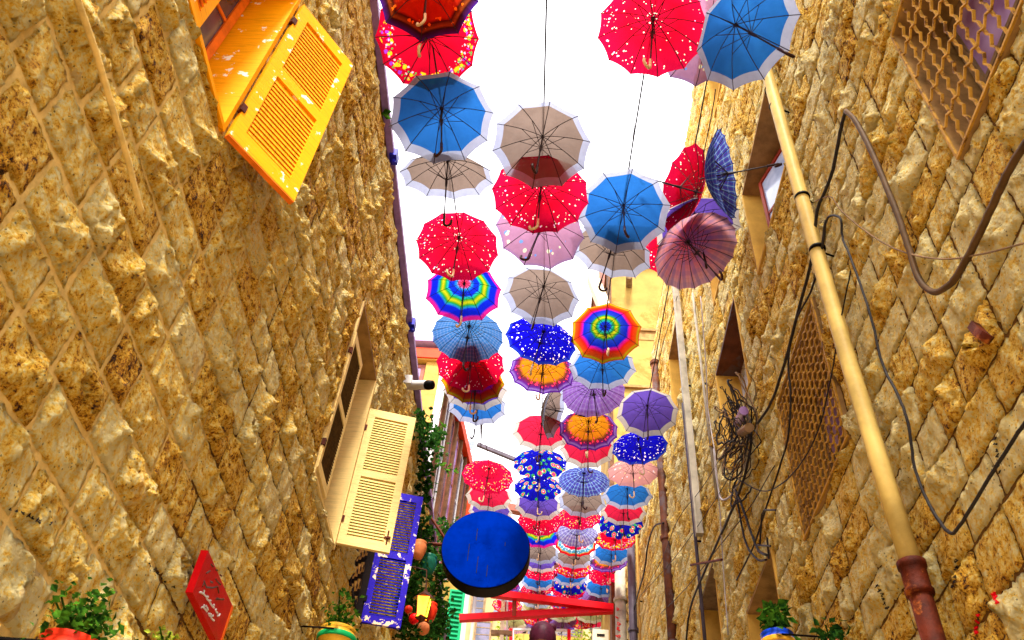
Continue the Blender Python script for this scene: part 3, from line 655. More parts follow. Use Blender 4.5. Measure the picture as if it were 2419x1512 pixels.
# ------------------------------------------------------------------ pipes
pr = thing('drainpipe', RF(4.28, 3, .13), 'cream yellow drainpipe with rusty foot running up the right wall', 'pipe')
X0 = 1.86
p_top = onx(1815, 175, X0); p_j = onx(2160, 1335, X0); yp = 4.2*.93+.0
ptsp = [onx(1815, 175, X0)+Vector((0, 0, 3)), onx(1815, 175, X0), onx(1896, 480, X0), onx(1925, 590, X0), onx(2000, 850, X0), onx(2075, 1080, X0), p_j]
ym = sum(p.y for p in ptsp[1:])/6
ptsp = [Vector((X0, .5*p.y+.5*ym, p.z)) for p in ptsp]
q = MB().tube(ptsp, .054, 18); obj('pipe_body', q, M['pipe_y'], pr, True)
e = ptsp[-1]; q = MB().tube([e+Vector((0, 0, .02)), (e.x, e.y, 0.3)], .056, 18); obj('rusty_foot', q, M['rust'], pr, True)
q = MB().lathe(e-Vector((0, 0, .16)), [(.058, 0), (.070, .01), (.072, .03), (.064, .04), (.064, .15), (.072, .16), (.073, .19), (.055, .195)], 20); obj('socket', q, M['rust'], pr, True)
def onp(v_):     # point of the pipe at view height v_
    best = None
    for i in range(200):
        z = 2+i*.05; u, v, _ = projpx((X0, ym, z))
        if best is None or abs(v-v_) < best[0]: best = (abs(v-v_), z)
    return best[1]
for v_ in (215, 250, 470, 590):
    z = onp(v_); q = MB().lathe((X0, ym, z), [(.055, 0), (.060, .003), (.060, .016), (.055, .019)], 18).tube([(X0+.05, ym+.03, z+.012), (2.02, ym+.06, z+.0)], .008, 5); obj('pipe_clamp', q, M['black'], pr)
def pipe(lab, x, u0, v0, u1, v1, r, mat, cat='pipe', name='pipe', square=False, joints=(), cm=None, n=12, ext=0):
    a, b = onx(u0, v0, x), onx(u1, v1, x); y = (a.y+b.y)/2; a = Vector((x, y, a.z)); b = Vector((x, y, b.z-ext))
    t = thing(name, b, lab, cat)
    if square: q = MB().box((x-r, y-r, b.z), (x+r, y+r, a.z))
    else: q = MB().tube([a, (a+b)/2, b], r, n)
    obj('pipe_body', q, mat, t, not square)
    for f_ in joints:
        z = b.z+(a.z-b.z)*f_; obj('pipe_joint', MB().lathe((x, y, z), [(r*1.02, 0), (r*1.3, .012), (r*1.3, .08), (r*1.02, .09)], 12), cm or mat, t)
    obj('bracket', MB().box((x, y-.01, a.z-.2), (2.03, y+.01, a.z-.18)).box((x, y-.01, (a.z+b.z)/2), (2.03, y+.01, (a.z+b.z)/2+.02)), M['black'], t)
    return t
pipe('tall square grey metal conduit on the right wall below the red plaid umbrella', 1.90, 1594, 640, 1650, 1272, .045, M['galv'], 'conduit', 'conduit', True)
pipe('pair-side slim grey conduit right beside the square one', 1.92, 1612, 960, 1668, 1512, .022, M['galv_d'], 'conduit', 'conduit', ext=1)
pipe('slim pale grey conduit running up between windows right of the square one', 1.94, 1637, 690, 1693, 1180, .018, M['galv'], 'conduit', 'conduit')
pipe('brown rusty drainpipe with open top below the yellow plaster building', 1.93, 1545, 862, 1592, 1512, .075, M['rustpipe'], 'pipe', 'drainpipe', joints=(.25, .48, .985), ext=2)
pipe('dark rusty pipe low beside the white pipe with red writing', 1.86, 1487, 1280, 1500, 1512, .085, M['galv_d'], 'pipe', 'drainpipe', joints=(.5,), ext=2)
wp = pipe('thick whitish pipe with red handwriting near the end of the right wall', 1.82, 1462, 1330, 1470, 1512, .13, M['galv'], 'pipe', 'drainpipe', joints=(.3, .72), ext=2, n=16)
yl = wp.location.y
for (u, v, pts) in ((1459, 1440, 0), (1459, 1457, 1), (1463, 1474, 2), (1460, 1485, 0), (1460, 1500, 1)):
    c0 = ony(u, v, yl-.135); q = MB(); rr = random.Random(u+v)
    P_ = [c0+Vector((rr.uniform(-.05, .05), 0, rr.uniform(-.05, .05))) for _ in range(6)]
    q.tube(smoothpath(P_, 4), .010, 5); obj('red_writing', q, M['red'], wp)
pipe('thin ochre pipe low on the right wall next to the dark one', 1.92, 1503, 1250, 1512, 1500, .025, M['timber_l'], 'pipe', 'pipe', ext=1)

# ------------------------------------------------------------------ cables
def cable(pts, r, mat, lab, x=1.88, k=6, name='cable', n=6):
    P_ = smoothpath([onx(u, v, x+.0*i) for i, (u, v) in enumerate(pts)], k)
    rr = random.Random(len(lab)); P_ = [p+Vector((rr.uniform(-.002, .002), 0, 0)) for p in P_]
    b = P_[-1]; o = link(name, None, None, b) if False else None
    q = MB().tube(P_, r*.8, n); ob = obj(name, q, mat, None, True); return tag(ob, lab, 'cable', 'cables on the right wall')
cable([(1998, 262), (2020, 285), (2055, 350), (2092, 435), (2125, 520), (2148, 590), (2172, 660), (2205, 690), (2240, 675), (2268, 640), (2310, 560), (2345, 485), (2385, 400), (2440, 310)], .022, M['hose'], 'thick dusty hose hanging in a deep loop right of the yellow drainpipe')
cable([(1998, 262), (1985, 310), (1968, 400), (1950, 450), (1930, 500), (1918, 610), (1895, 700), (1872, 790), (1850, 870), (1822, 950), (1790, 1000)], .016, M['cable'], 'thick black cable dropping from the hose bend behind the drainpipe')
cable([(1925, 475), (1962, 465), (1985, 495), (2030, 535), (2090, 575), (2150, 600), (2230, 612), (2320, 600), (2430, 572)], .006, M['cable_br'], 'thin pale wire stretched across the thick hose')
cable([(1930, 640), (1945, 570), (1955, 515), (1985, 515), (1990, 560), (2010, 610), (2055, 740), (2085, 860), (2120, 930), (2145, 1000), (2160, 1100), (2185, 1170), (2215, 1225), (2243, 1258), (2265, 1245), (2330, 1140), (2380, 1060), (2430, 985)], .011, M['cable'], 'black cable looping low right of the yellow drainpipe')
cable([(1950, 520), (1935, 620), (1915, 690), (1880, 760), (1862, 850), (1868, 935), (1862, 1030), (1840, 1110), (1810, 1200), (1780, 1290), (1740, 1370)], .011, M['cable'], 'black cable along the left edge of the narrow grille')
cable([(2010, 640), (1985, 760), (1965, 880), (1935, 1010), (1895, 1090), (1850, 1140), (1800, 1160), (1740, 1130)], .007, M['cable'], 'thin cable sagging across the narrow grille')
cable([(1760, 960), (1775, 1020), (1765, 1100), (1740, 1180), (1700, 1270), (1660, 1360), (1630, 1440), (1620, 1530)], .017, M['cable'], 'thick black cable bundle falling from the tangle')
cable([(1768, 1000), (1760, 1090), (1735, 1160), (1705, 1180), (1693, 1130), (1686, 1060)], .014, M['cable_g'], 'grey cable hooked below the tangle')
cable([(1735, 1150), (1755, 1200), (1775, 1260), (1792, 1300), (1812, 1312)], .016, M['cable'], 'pair of black cables curving to the niche top')
cable([(1735, 1140), (1750, 1230), (1765, 1290), (1790, 1322), (1810, 1322)], .013, M['cable'], 'lower black cable of the pair curving to the niche')
cable([(1568, 1235), (1545, 1245), (1530, 1290), (1522, 1350), (1505, 1410), (1495, 1450)], .020, M['cable'], 'black cable arching left of the brown drainpipe')
cable([(1790, 960), (1740, 1090), (1690, 1180), (1600, 1310), (1520, 1400)], .006, M['cable'], 'long thin wire slanting down behind the grey conduit')
cable([(1720, 1050), (1660, 1150), (1600, 1230), (1560, 1330), (1500, 1430)], .006, M['cable'], 'long thin wire slanting behind the brown drainpipe')
cable([(1830, 1100), (1770, 1200), (1700, 1290), (1620, 1390), (1560, 1450)], .006, M['cable'], 'thin wire slanting across the cable bundle')
cable([(1655, 700), (1668, 860), (1672, 960), (1690, 1080), (1700, 1200), (1708, 1330), (1720, 1500)], .009, M['cable_g'], 'thin grey cable beside the slim pale conduit')
cable([(1655, 400), (1685, 250), (1690, 210)], .008, M['cable'], 'black wire hanging below the top right umbrella', x=1.7)
cable([(1600, 700), (1570, 800), (1552, 870)], .008, M['cable'], 'thin dark wire reaching the brown drainpipe top')
q = MB(); ca, cb = onx(1632, 1335, 1.8), onx(1705, 1322, 1.8); q.tube([ca, cb], .014, 6); tag(obj('iron_rod', q, M['rust']), 'rusty iron rod crossing the lower grey conduit', 'rod')
q = MB(); a_ = onx(1795, 1295, 1.85)
for seg in (((1795, 1290), (1800, 1215), (1806, 1205), (1832, 1205)), ((1790, 1288), (1820, 1290)), ((1812, 1270), (1816, 1320))): q.tube([onx(u, v, 1.85) for u, v in seg], .009, 5)
tag(obj('iron_hook', q, M['cable']), 'bent iron hook on the wall above the niche', 'hook')
q = MB(); q.tube(smoothpath([onx(2300, 770, 1.9), onx(2318, 790, 1.84), onx(2340, 805, 1.86)], 4), .028, 4); tag(obj('rusty_strap', q, M['rust']), 'short rusty iron strap on the stones at far right', 'strap')
# tangle of cables
tr = thing('cable_tangle', onx(1745, 1010, 1.8), 'messy tangle of thin cables on the right wall below a window', 'cables')
rr = random.Random(4); cc = onx(1735, 1015, 1.78)
for k in range(34):
    q = MB(); ph = rr.uniform(0, 6.3); ra, rb = rr.uniform(.12, .42), rr.uniform(.12, .50); off = Vector((rr.uniform(-.1, .12), rr.uniform(-.2, .25), rr.uniform(-.3, .3))); P_ = []
    ar = rr.uniform(2.2, 6.0); ti = rr.uniform(-.8, .8)
    for i in range(22):
        a = ph+ar*i/21; P_.append(cc+off+Vector((.07*math.sin(2*a+ti)+rr.uniform(-.008, .008), ra*math.cos(a)+rr.uniform(-.02, .02), rb*math.sin(a+ti)+rr.uniform(-.02, .02))))
    q.tube(P_, rr.choice([.004, .005, .006, .009]), 5); obj('loose_cable', q, rr.choice([M['cable'], M['cable'], M['cable'], M['cable_br']]), tr, True)
q = MB().tube([onx(1757, 970, 1.8), onx(1742, 1000, 1.8)], .045, 10); obj('junction_cap', q, M['pane_m'], tr)
q = MB().tube([onx(1770, 1010, 1.78), onx(1752, 1022, 1.78)], .045, 10); obj('junction_cap', q, M['cable_br'], tr)
# pale conduit over the left wall
P_ = [onx(u, v, -1.90) for u, v in ((165, -60), (190, 20), (225, 120), (262, 245), (300, 370), (325, 470), (335, 500))]
q = MB().tube(smoothpath(P_, 4), .014, 8); tag(obj('conduit', q, M['mortar_l'], None, True), 'pale plastered conduit climbing the stones at upper left', 'conduit')

# ------------------------------------------------------------------ red plaque with white writing
pl = thing('wall_sign', (-1.88, 4.86, 4.0), 'red rectangular plaque with white Arabic writing on the left wall', 'sign')
c4 = [onx(455, 1408, -1.86), onx(490, 1305, -1.86), onx(550, 1425, -1.86), onx(515, 1515, -1.86)]
ya, yb, za, zb = min(p.y for p in c4[:2]), max(p.y for p in c4[2:]), 4.0-.04, 4.27-.05
za = (c4[0].z+c4[3].z)/2; zb = (c4[1].z+c4[2].z)/2
q = MB().box((-1.90, ya, za), (-1.86, yb, zb)); obj('plaque', q, M['redpl'], pl)
obj('plaque_edge', MB().box((-1.90, yb+.001, za), (-1.858, yb+.03, zb)), M['orangeedge'], pl)
def z2v(x, y): return ((560+x/4.846)/1.344, (1720+y/4.846)/1.344)
strokes = [[(360, 775), (385, 785), (415, 800), (425, 745)], [(415, 800), (440, 830)], [(455, 835), (470, 880), (495, 905), (525, 905)], [(480, 840), (490, 855)], [(500, 905), (530, 960), (560, 1000), (578, 1015)],
           [(575, 965), (580, 985)], [(600, 1040), (612, 1075), (635, 1100)], [(612, 1035), (605, 1050)], [(630, 1140), (655, 1135), (670, 1110)],
           [(385, 1010), (410, 1005), (440, 1035), (470, 1075)], [(425, 970), (430, 1000)], [(455, 985), (465, 1000)], [(475, 1015), (485, 1050)], [(495, 1100), (510, 1140), (545, 1150)], [(515, 1105), (535, 1120)], [(530, 1165), (560, 1200), (578, 1215)], [(560, 1130), (565, 1145)]]
for s_ in strokes:
    q = MB().tube(smoothpath([onx(*z2v(*p), -1.857) for p in s_], 3), .0055, 5); obj('white_lettering', q, M['white'], pl)
dark = [[(460, 485), (520, 450)], [(530, 345), (570, 385)], [(600, 430), (635, 440)], [(420, 600), (460, 700), (560, 710), (630, 690), (650, 790)], [(520, 610), (560, 630)], [(600, 570), (640, 620), (680, 660)], [(670, 510), (700, 530)], [(610, 885), (730, 885)], [(600, 880), (640, 870)], [(400, 690), (430, 610)]]
for s_ in dark:
    q = MB().tube([onx(*z2v(*p), -1.8595) for p in s_], .005, 4); obj('dark_lettering', q, M['rustpipe'], pl)

# ------------------------------------------------------------------ round blue sign on a bracket
DY = 12.0; cD = ony(1147, 1295, DY); RD = .70
ds = thing('round_sign', cD, 'large round dark blue hanging sign box beside the left wall', 'sign')
q = MB().lathe((cD.x, DY+.0, cD.z), [(RD*.985, -.005), (RD, .01), (RD, .27), (RD*.985, .285)], 72, 0, Vector((0, 1, 0))); obj('rim', q, M['black'], ds, False)
q = MB().lathe((cD.x, DY-.012, cD.z), [(RD*.975, 0), (RD*.98, .006)], 72, 0, Vector((0, 1, 0))); obj('sign_face', q, M['disc'], ds)
for (dx, z0_, z1_) in ((-.16, .12, .34), (-.26, -.25, .05), (-.10, -.45, -.16), (.06, -.50, -.30), (.30, .05, .12)):
    obj('scratch', MB().box((cD.x+dx-.004, DY-.015, cD.z+z0_), (cD.x+dx+.006, DY-.0125, cD.z+z1_)), M['black'], ds)
q = MB().tube([(-2.02, DY+.17, cD.z+.12), (cD.x-RD*.98, DY+.17, cD.z+.12)], .028, 8).tube([(-2.02, DY+.17, cD.z+.75), (cD.x-RD*.93, DY+.17, cD.z+.2)], .022, 8); obj('bracket', q, M['rust'], ds)
q = MB().box((-2.0, DY+.1, cD.z+.0), (-1.9, DY+.26, cD.z+.4)); obj('control_box', q, M['black'], ds)

# ------------------------------------------------------------------ plants, pots, lantern
def leaves(mb, centre, spread, n, size, r_, down=0.2, mi=None):
    for _ in range(n):
        p = centre+Vector((r_.gauss(0, spread[0]), r_.gauss(0, spread[1]), r_.gauss(0, spread[2])))
        d = Vector((r_.uniform(-1, 1), r_.uniform(-1, 1), r_.uniform(-.7, .7)-down)).normalized(); s = d.cross(Vector((r_.uniform(-1, 1), r_.uniform(-1, 1), r_.uniform(-1, 1)))).normalized()
        L_ = size*r_.uniform(.6, 1.3); w = L_*.36; nn = d.cross(s)*L_*.12
        mb.add([p, p+d*L_*.45+s*w+nn, p+d*L_, p+d*L_*.45-s*w+nn], [(0, 1, 2), (0, 2, 3)], 0)
def pot(parent, c, r, h, mat, stripe=None, name='pot'):
    prof = [(r*.55, 0), (r*.75, h*.2), (r*.95, h*.55), (r*.98, h*.75), (r*.80, h*.92), (r*.92, h)]
    o = obj(name, MB().lathe(c, prof, 18), mat, parent, True)
    if stripe: obj('painted_band', MB().lathe(c+Vector((0, 0, h*.52)), [(r*.97, 0), (r*1.0, h*.05), (r*1.0, h*.18), (r*.97, h*.22)], 18), stripe, parent, True)
    obj('soil', MB().lathe(c+Vector((0, 0, h*.93)), [(r*.8, 0), (r*.8, .01)], 14), M['soil'], parent)
    return o
rl = random.Random(21)
def potted(px, x, r, h, lab, mat, stripe, nleaf, spread, size, mleaf='leaf', wallx=-2.0, drop=.0):
    c = onx(px[0], px[1], x); t = thing('potted_plant', c, lab, 'plant'); pot(t, c-Vector((0, 0, h)), r, h, mat, stripe)
    q = MB(); leaves(q, c+Vector((0, 0, spread[2]*1.1)), spread, nleaf, size, rl); tag(obj('foliage', q, M[mleaf], t), kind='stuff')
    q = MB()
    for _ in range(9): q.tube([c, c+Vector((rl.gauss(0, spread[0]), rl.gauss(0, spread[1]), spread[2]*rl.uniform(1, 2.4)))], .005, 4)
    obj('stem', q, M['leaf_d'], t)
    q = MB().tube([c-Vector((0, 0, h*.3))-Vector((0, r, 0)), Vector((wallx, c.y-r, c.z-h*.3))], .008, 5).tube([c-Vector((0, 0, h*.3))+Vector((0, r, 0)), Vector((wallx, c.y+r, c.z-h*.3))], .008, 5); obj('pot_holder', q, M['black'], t)
    return t
potted((172, 1520), -1.72, .13, .20, 'leafy plant in red and green glazed pot, lower left corner', M['redglaze'], M['greenstripe'], 420, (.05, .075, .06), .036)
potted((388, 1535), -1.80, .10, .16, 'small yellowish plant rising at the bottom edge left of the plaque', M['yellowglaze'], M['greenstripe'], 90, (.04, .06, .03), .03, 'leaf_y')
potted((800, 1490), -1.72, .17, .22, 'green plant in yellow glazed pot with green band below the blue shutter', M['yellowglaze'], M['greenstripe'], 200, (.06, .10, .10), .055)
potted((1835, 1500), 1.72, .13, .2, 'spiky green plant in a painted blue pot under the niche', M['bluepot'], M['yellowglaze'], 160, (.04, .07, .08), .09, 'leaf', 2.0)
potted((1965, 1525), 1.78, .10, .15, 'small dark succulent at the bottom edge right of the blue pot', M['terracotta'], None, 90, (.04, .10, .04), .06, 'leaf_d', 2.0)
# ivy hanging down the far end of the left wall
iv = thing('ivy', onx(1000, 1100, -1.9), 'dark green ivy trailing from the left roof edge past the shutters', 'ivy')
q = MB(); st = MB()
for (pts, n_, sp) in ((((985, 985), (1003, 1040), (1000, 1110), (993, 1180)), 210, .09), (((1003, 1005), (1028, 1030), (1018, 1065)), 60, .07), (((995, 1230), (990, 1290), (975, 1340)), 170, .12), (((1040, 1240), (1052, 1262), (1036, 1285)), 110, .12), (((1000, 1300), (1030, 1340), (1033, 1420)), 190, .10), (((965, 1360), (955, 1420), (950, 1500)), 210, .12), (((1040, 1440), (1030, 1480), (1000, 1510)), 320, .15), (((985, 1400), (1000, 1470), (975, 1510)), 200, .14)):
    P_ = smoothpath([onx(u, v, -1.88) for u, v in pts], 6); st.tube(P_, .008, 4)
    for _ in range(int(n_*1.7)):
        leaves(q, P_[rl.randrange(len(P_))]+Vector((rl.uniform(-.05, .12), 0, 0)), (sp*.5, sp, sp), 1, .10, rl, .3)
tag(obj('ivy_leaves', q, M['leaf_d'], iv), kind='stuff'); obj('ivy_stem', st, M['greywood'], iv)
iv2 = thing('vine', onx(1055, 1000, -1.9), 'thin light green vine climbing the white downpipe', 'vine')
q = MB(); st = MB(); P_ = smoothpath([ony(u, v, 14.1) for u, v in ((1050, 925), (1044, 960), (1036, 985), (1046, 1010), (1036, 1040), (1044, 1075), (1040, 1100), (1060, 1110), (1078, 1106))], 5); st.tube(P_, .007, 4)
for _ in range(60): leaves(q, P_[rl.randrange(len(P_)//3, len(P_))], (.05, .05, .05), 1, .11, rl, .3)
tag(obj('vine_leaves', q, M['leaf'], iv2), kind='stuff'); obj('vine_stem', st, M['leaf'], iv2)
lf = thing('roof_plant', onx(905, 268, -1.95), 'single green leaf peeking over the left roof edge', 'plant'); c0 = onx(901, 268, -2.0); q = MB()
for k, (dx, dz) in enumerate(((.09, .05), (.10, -.05), (.04, -.10))): 
    d = Vector((dx, .02*k, dz)); s = Vector((0, .05, .01)); q.add([c0, c0+d*.5+s, c0+d*1.2, c0+d*.5-s], [(0, 1, 2), (0, 2, 3)])
obj('leaf', q, M['leaf'], lf); obj('stem', MB().tube([c0-Vector((.15, 0, .2)), c0], .008, 4), M['leaf_d'], lf)
# hanging pots
def hang_pot(u, v, x, r, h, mat, lab, extra=None):
    c = onx(u, v, x); t = thing('hanging_pot', c, lab, 'pot', 'clay pots hung on the ivy wall'); pot(t, c-Vector((0, 0, h/2)), r, h, mat, extra)
    q = MB().tube([c+Vector((0, 0, h/2)), c+Vector((-.02, 0, h/2+.25)), Vector((-2, c.y, c.z+h/2+.3))], .006, 4); obj('hanger', q, M['black'], t)
hang_pot(990, 1300, -1.72, .10, .24, M['terracotta'], 'terracotta pot with painted red hearts hung on the ivy wall')
c = onx(990, 1300, -1.72)
for (dx, dz) in ((-.03, .05), (.03, -.03), (-.05, -.04)): pass
hang_pot(1011, 1337, -1.70, .125, .30, M['green_glaze'], 'dark green glazed pot hung beside the blue disc')
hang_pot(1014, 1448, -1.72, .12, .28, M['redglaze'], 'round red clay pot behind the coloured lantern')
# lantern
c = onx(999, 1437, -1.55); ln = thing('lantern', c, 'small lantern with glowing green and orange glass by the ivy', 'lantern')
w_ = .085; H_ = .26; q = MB()
for sx in (-1, 1):
    for sy in (-1, 1): q.tube([c+Vector((sx*w_*.7, sy*w_*.7, -H_/2)), c+Vector((sx*w_, sy*w_, H_/2))], .007, 4)
q.lathe(c+Vector((0, 0, -H_/2-.05)), [(.02, 0), (w_*1.0, .045), (w_*1.0, .055)], 4).lathe(c+Vector((0, 0, H_/2)), [(w_*1.7, 0), (w_*1.7, .012), (.03, .11), (.012, .16)], 4)
obj('lantern_frame', q, M['rustpipe'], ln)
rot = math.pi/4
for (d, mt) in (((0, -1), 'lamp_o'), ((1, 0), 'lamp_g'), ((0, 1), 'lamp_o'), ((-1, 0), 'lamp_g')):
    d = Vector((d[0], d[1], 0)); s = Vector((-d.y, d.x, 0)); a, b = w_*.66, w_*.94
    obj('glass_pane', MB().add([c+d*a-s*a+Vector((0, 0, -H_/2)), c+d*a+s*a+Vector((0, 0, -H_/2)), c+d*b+s*b+Vector((0, 0, H_/2)), c+d*b-s*b+Vector((0, 0, H_/2))], [(0, 1, 2, 3)]), M[mt], ln)
obj('chain', MB().tube([c+Vector((0, 0, H_/2+.15)), c+Vector((-.03, 0, H_/2+.42)), Vector((-2, c.y, c.z+H_/2+.5))], .010, 5), M['rustpipe'], ln)
for (u, v, r_, mt, lab) in ((965, 1440, .05, 'redglaze', 'small red bauble left of the lantern'), (978, 1462, .07, 'red', 'red and white striped ornament below the lantern'), (1000, 1485, .09, 'terracotta', 'rough terracotta planter under the lantern')):
    c1 = onx(u, v, -1.66); tag(obj('ornament', MB().lathe(c1-Vector((0, 0, r_)), [(r_*.3, 0), (r_*.9, r_*.5), (r_, r_), (r_*.85, r_*1.6), (r_*.3, r_*2)], 14), M[mt], None, True), lab, 'ornament', 'ornaments around the lantern')
# security camera
c = onx(990, 910, -1.78); sc_ = thing('security_camera', c, 'white security camera with black lens at the left roof edge', 'camera')
ax = Vector((.75, -.35, -.25)).normalized()
obj('camera_body', MB().lathe(c-ax*.16, [(.05, 0), (.065, .02), (.065, .26), (.055, .28)], 14, 0, ax), M['white'], sc_, True)
obj('lens', MB().lathe(c+ax*.12, [(.06, 0), (.068, .03), (.06, .10), (.03, .12)], 14, 0, ax), M['black'], sc_, True)
obj('mount', MB().box((-2.0, c.y-.06, c.z-.02), (c.x-.10, c.y+.08, c.z+.12)), M['white'], sc_)

# ------------------------------------------------------------------ timber building beyond the left wall
A = ony(1048, 835, 14.5); B = onz(1107, 1100, A.z); zT = A.z; dAB = Vector((B.x-A.x, B.y-A.y, 0)); LAB = dAB.length
tb = thing('timber_building', (A.x, A.y, 9.4), 'brown timber-fronted building with orange-red eave rising behind the left wall', 'building')
FA = Fr((A.x, A.y, 9.0), dAB, (0, 0, 1), (dAB.y, -dAB.x, 0)); HT = zT-9.0
FF_ = Fr((A.x, A.y, 9.0), (-1, 0, 0), (0, 0, 1), (0, -1, 0))       # front facing down the street
obj('wall', MB().box((0, 0, -3), (LAB, HT-.02, -.06), 0, FA), M['timber'], tb)
obj('fascia', MB().box((-.05, HT-.30, .002), (3.4, HT, .16), 0, FF_).box((-.16, HT-.30, .0), (LAB+.1, HT, .14), 0, FA).box((-.10, HT-.34, -.3), (3.4, HT-.302, .12), 1, FF_), [M['fascia'], M['timber_l']], tb)
obj('roof_edge', MB().box((-.3, HT+.14, -.4), (3.4, HT+.26, .25), 0, FF_), M['mauve_flash'], tb)
obj('corner_post', MB().box((.0, 0, .0), (.34, HT-.35, .06), 0, FF_), M['timber_l'], tb)
obj('end_wall', MB().box((LAB+.001, .0, -2.5), (LAB+.16, HT-.01, .18), 0, FA), M['fascia'], tb)
for k in range(3):
    sash(tb, FF_, .36+k*.9, 1.16+k*.9, .2, HT-.42, .02, M['timber_m'], M['pane_m'], 1, 3, .09)
nb = 6
for k in range(nb+1):
    u = LAB*k/nb; obj('post', MB().box((u-.05, 0, -.05), (u+.05, HT-.31, .09), 0, FA), M['timber'], tb)
for k in range(nb):
    for (z0_, z1_) in ((.35, 1.75), (2.15, HT-.45)):
        sash(tb, FA, LAB*k/nb+.07, LAB*(k+1)/nb-.07, z0_, z1_, .02, M['timber_m'] if (k+int(z0_)) % 3 else M['white'], M['pane_m'] if k % 3 == 0 else M['pane_d'], 2, 3, .045)
obj('beam', MB().box((0, 1.80, -.05), (LAB, 2.08, .12), 0, FA), M['timber'], tb)
f3 = Fr(FA(.5, .3, .10), dAB+Vector((.9, 0, 0)), (0, 0, 1), (0, -1, 0)); obj('open_shutter', MB().box((0, 0, 0), (.40, 1.45, .03), 0, f3), M['yellow'], tb)
f3 = Fr(FA(1.9, .3, .10), dAB+Vector((1.2, 0, 0)), (0, 0, 1), (0, -1, 0)); obj('open_shutter', MB().box((0, 0, 0), (.34, 1.45, .03), 0, f3), M['timber_l'], tb)
wpz = onx(1045, 880, A.x+.12)
q = MB().tube([(A.x+.10, A.y-.12, zT-.35), (A.x+.10, A.y-.12, 9.3)], .085, 14)
t_ = thing('downpipe', (A.x+.10, A.y-.12, 9.3), 'white downpipe at the corner of the timber building', 'pipe'); obj('pipe_body', q, M['white'], t_, True)
for z in (9.9, 11.0, 12.0): obj('pipe_joint', MB().lathe((A.x+.10, A.y-.12, z), [(.087, 0), (.098, .01), (.098, .06), (.087, .07)], 14), M['white'], t_)
# stone below the timber building end, then green shutters
gs = ony(1098, 1455, 17.5); gr_ = thing('green_building', (gs.x-1.5, 17.5, 6), 'narrow building with bright green shutters below the red beams', 'building')
FG = Fr((gs.x-.55, 17.5, 0), (1, .12, 0), (0, 0, 1), (.12, -1, 0)); zt = onz(1098, 1400, 0) ; zt = ony(1098, 1395, 17.5).z; zb_ = ony(1098, 1560, 17.5).z
obj('wall', MB().box((-1.2, 4, -2.0), (.40, zt+.25, -.05), 0, FG), M['farstone'], gr_)
obj('green_shutter', MB().box((.16, zb_, .0), (.50, zt, .05), 0, FG), M['green'], gr_)
for k in range(16):
    z = zb_+(zt-zb_)*(k+.5)/16; obj('slat', MB().box((.20, z-.02, .05), (.44, z+.02, .09), 0, FG), M['green'], gr_)
obj('frame_post', MB().box((.50, zb_, -.02), (.60, zt, .08), 0, FG).box((.70, zb_, -.02), (.76, zt, .06), 0, FG), M['white'], gr_)

# ------------------------------------------------------------------ red beams, steel beam, far buildings
YB = 16.5
bm = thing('red_beam_frame', ony(1450, 1440, YB), 'crossing bright red steel beams spanning the street', 'beam')
def beam(a, b, t, mat, parent, nm='beam'):
    a, b = Vector(a), Vector(b); d = (b-a).normalized(); up = Vector((0, 0, 1)); s = d.cross(up).normalized(); up = s.cross(d)
    vs = [p+s*i*t/2+up*j*t/2 for p in (a, b) for i, j in ((-1, -1), (1, -1), (1, 1), (-1, 1))]
    return obj(nm, MB().add(vs, [(0, 1, 2, 3), (7, 6, 5, 4), (0, 4, 5, 1), (1, 5, 6, 2), (2, 6, 7, 3), (3, 7, 4, 0)]), mat, parent)
beam(ony(1085, 1461, YB), ony(1448, 1441, YB), .13, M['red'], bm)
beam(ony(1160, 1402, YB-.25), ony(1448, 1437, YB-.02), .14, M['red'], bm)
beam(ony(1215, 1406, YB-.15), ony(1215, 1455, YB-.05), .07, M['redwood'], bm, 'strut')
sb = tag(beam(ony(1128, 1050, 19), ony(1222, 1088, 19), .10, M['galv_d'], None, 'steel_beam'), 'dark grey steel beam slanting from the timber building to the umbrellas', 'beam')
tag(beam(ony(1180, 1197, 24), ony(1240, 1208, 24), .25, M['timber_m'], None, 'wooden_beam'), 'maroon beam end behind the umbrellas above the blue disc', 'beam')
def building(name, lab, y, u0, u1, vtop, mat, wins, depth=5, wm='pane_d'):
    a = ony(u0, vtop, y); b = ony(u1, vtop, y); t = thing(name, (a.x, y, 0), lab, 'building')
    obj('wall', MB().box((min(a.x, b.x), y, 0), (max(a.x, b.x), y+depth, a.z)), mat, t)
    for (cu, cv, w, h_) in wins:
        c = ony(cu, cv, y); f = Fr((c.x-w/2, y, c.z-h_/2), (1, 0, 0), (0, 0, 1), (0, -1, 0)); sash(t, f, 0, w, 0, h_, .04, M['greywood'], M[wm], 1, 4, .08)
    return t
tw = building('glass_tower', 'pale bluish glass tower far behind the left row of umbrellas', 95, 1094, 1122, 1040, M['tower'], [(1103, 1070, 2, 1.2), (1112, 1085, 1, 1.2), (1103, 1110, 2, 1.2), (1112, 1130, 1, 1.2)], 6, 'pane_b')
building('far_house', 'cream far house with white trim below the blue disc', 33, 1098, 1196, 1392, M['plaster_c'], [(1130, 1420, .6, 1.3), (1140, 1500, .7, 1.2)])
building('far_house', 'low cream house with two louvred windows under the umbrellas', 36, 1190, 1420, 1448, M['plaster_c'], [(1201, 1475, .9, 1.1), (1224, 1475, .9, 1.1), (1345, 1497, 1.2, .5), (1255, 1490, 1.3, .7)])
ret = thing('retaining_wall', (0, 31, 0), 'low yellow stone wall across the far end of the street', 'wall'); a = ony(1185, 1494, 31); b = ony(1470, 1494, 31)
nn = 16
obj('wall_core', MB().box((a.x, 31.05, 0), (b.x, 31.6, a.z-.02)), M['farstone'], ret)
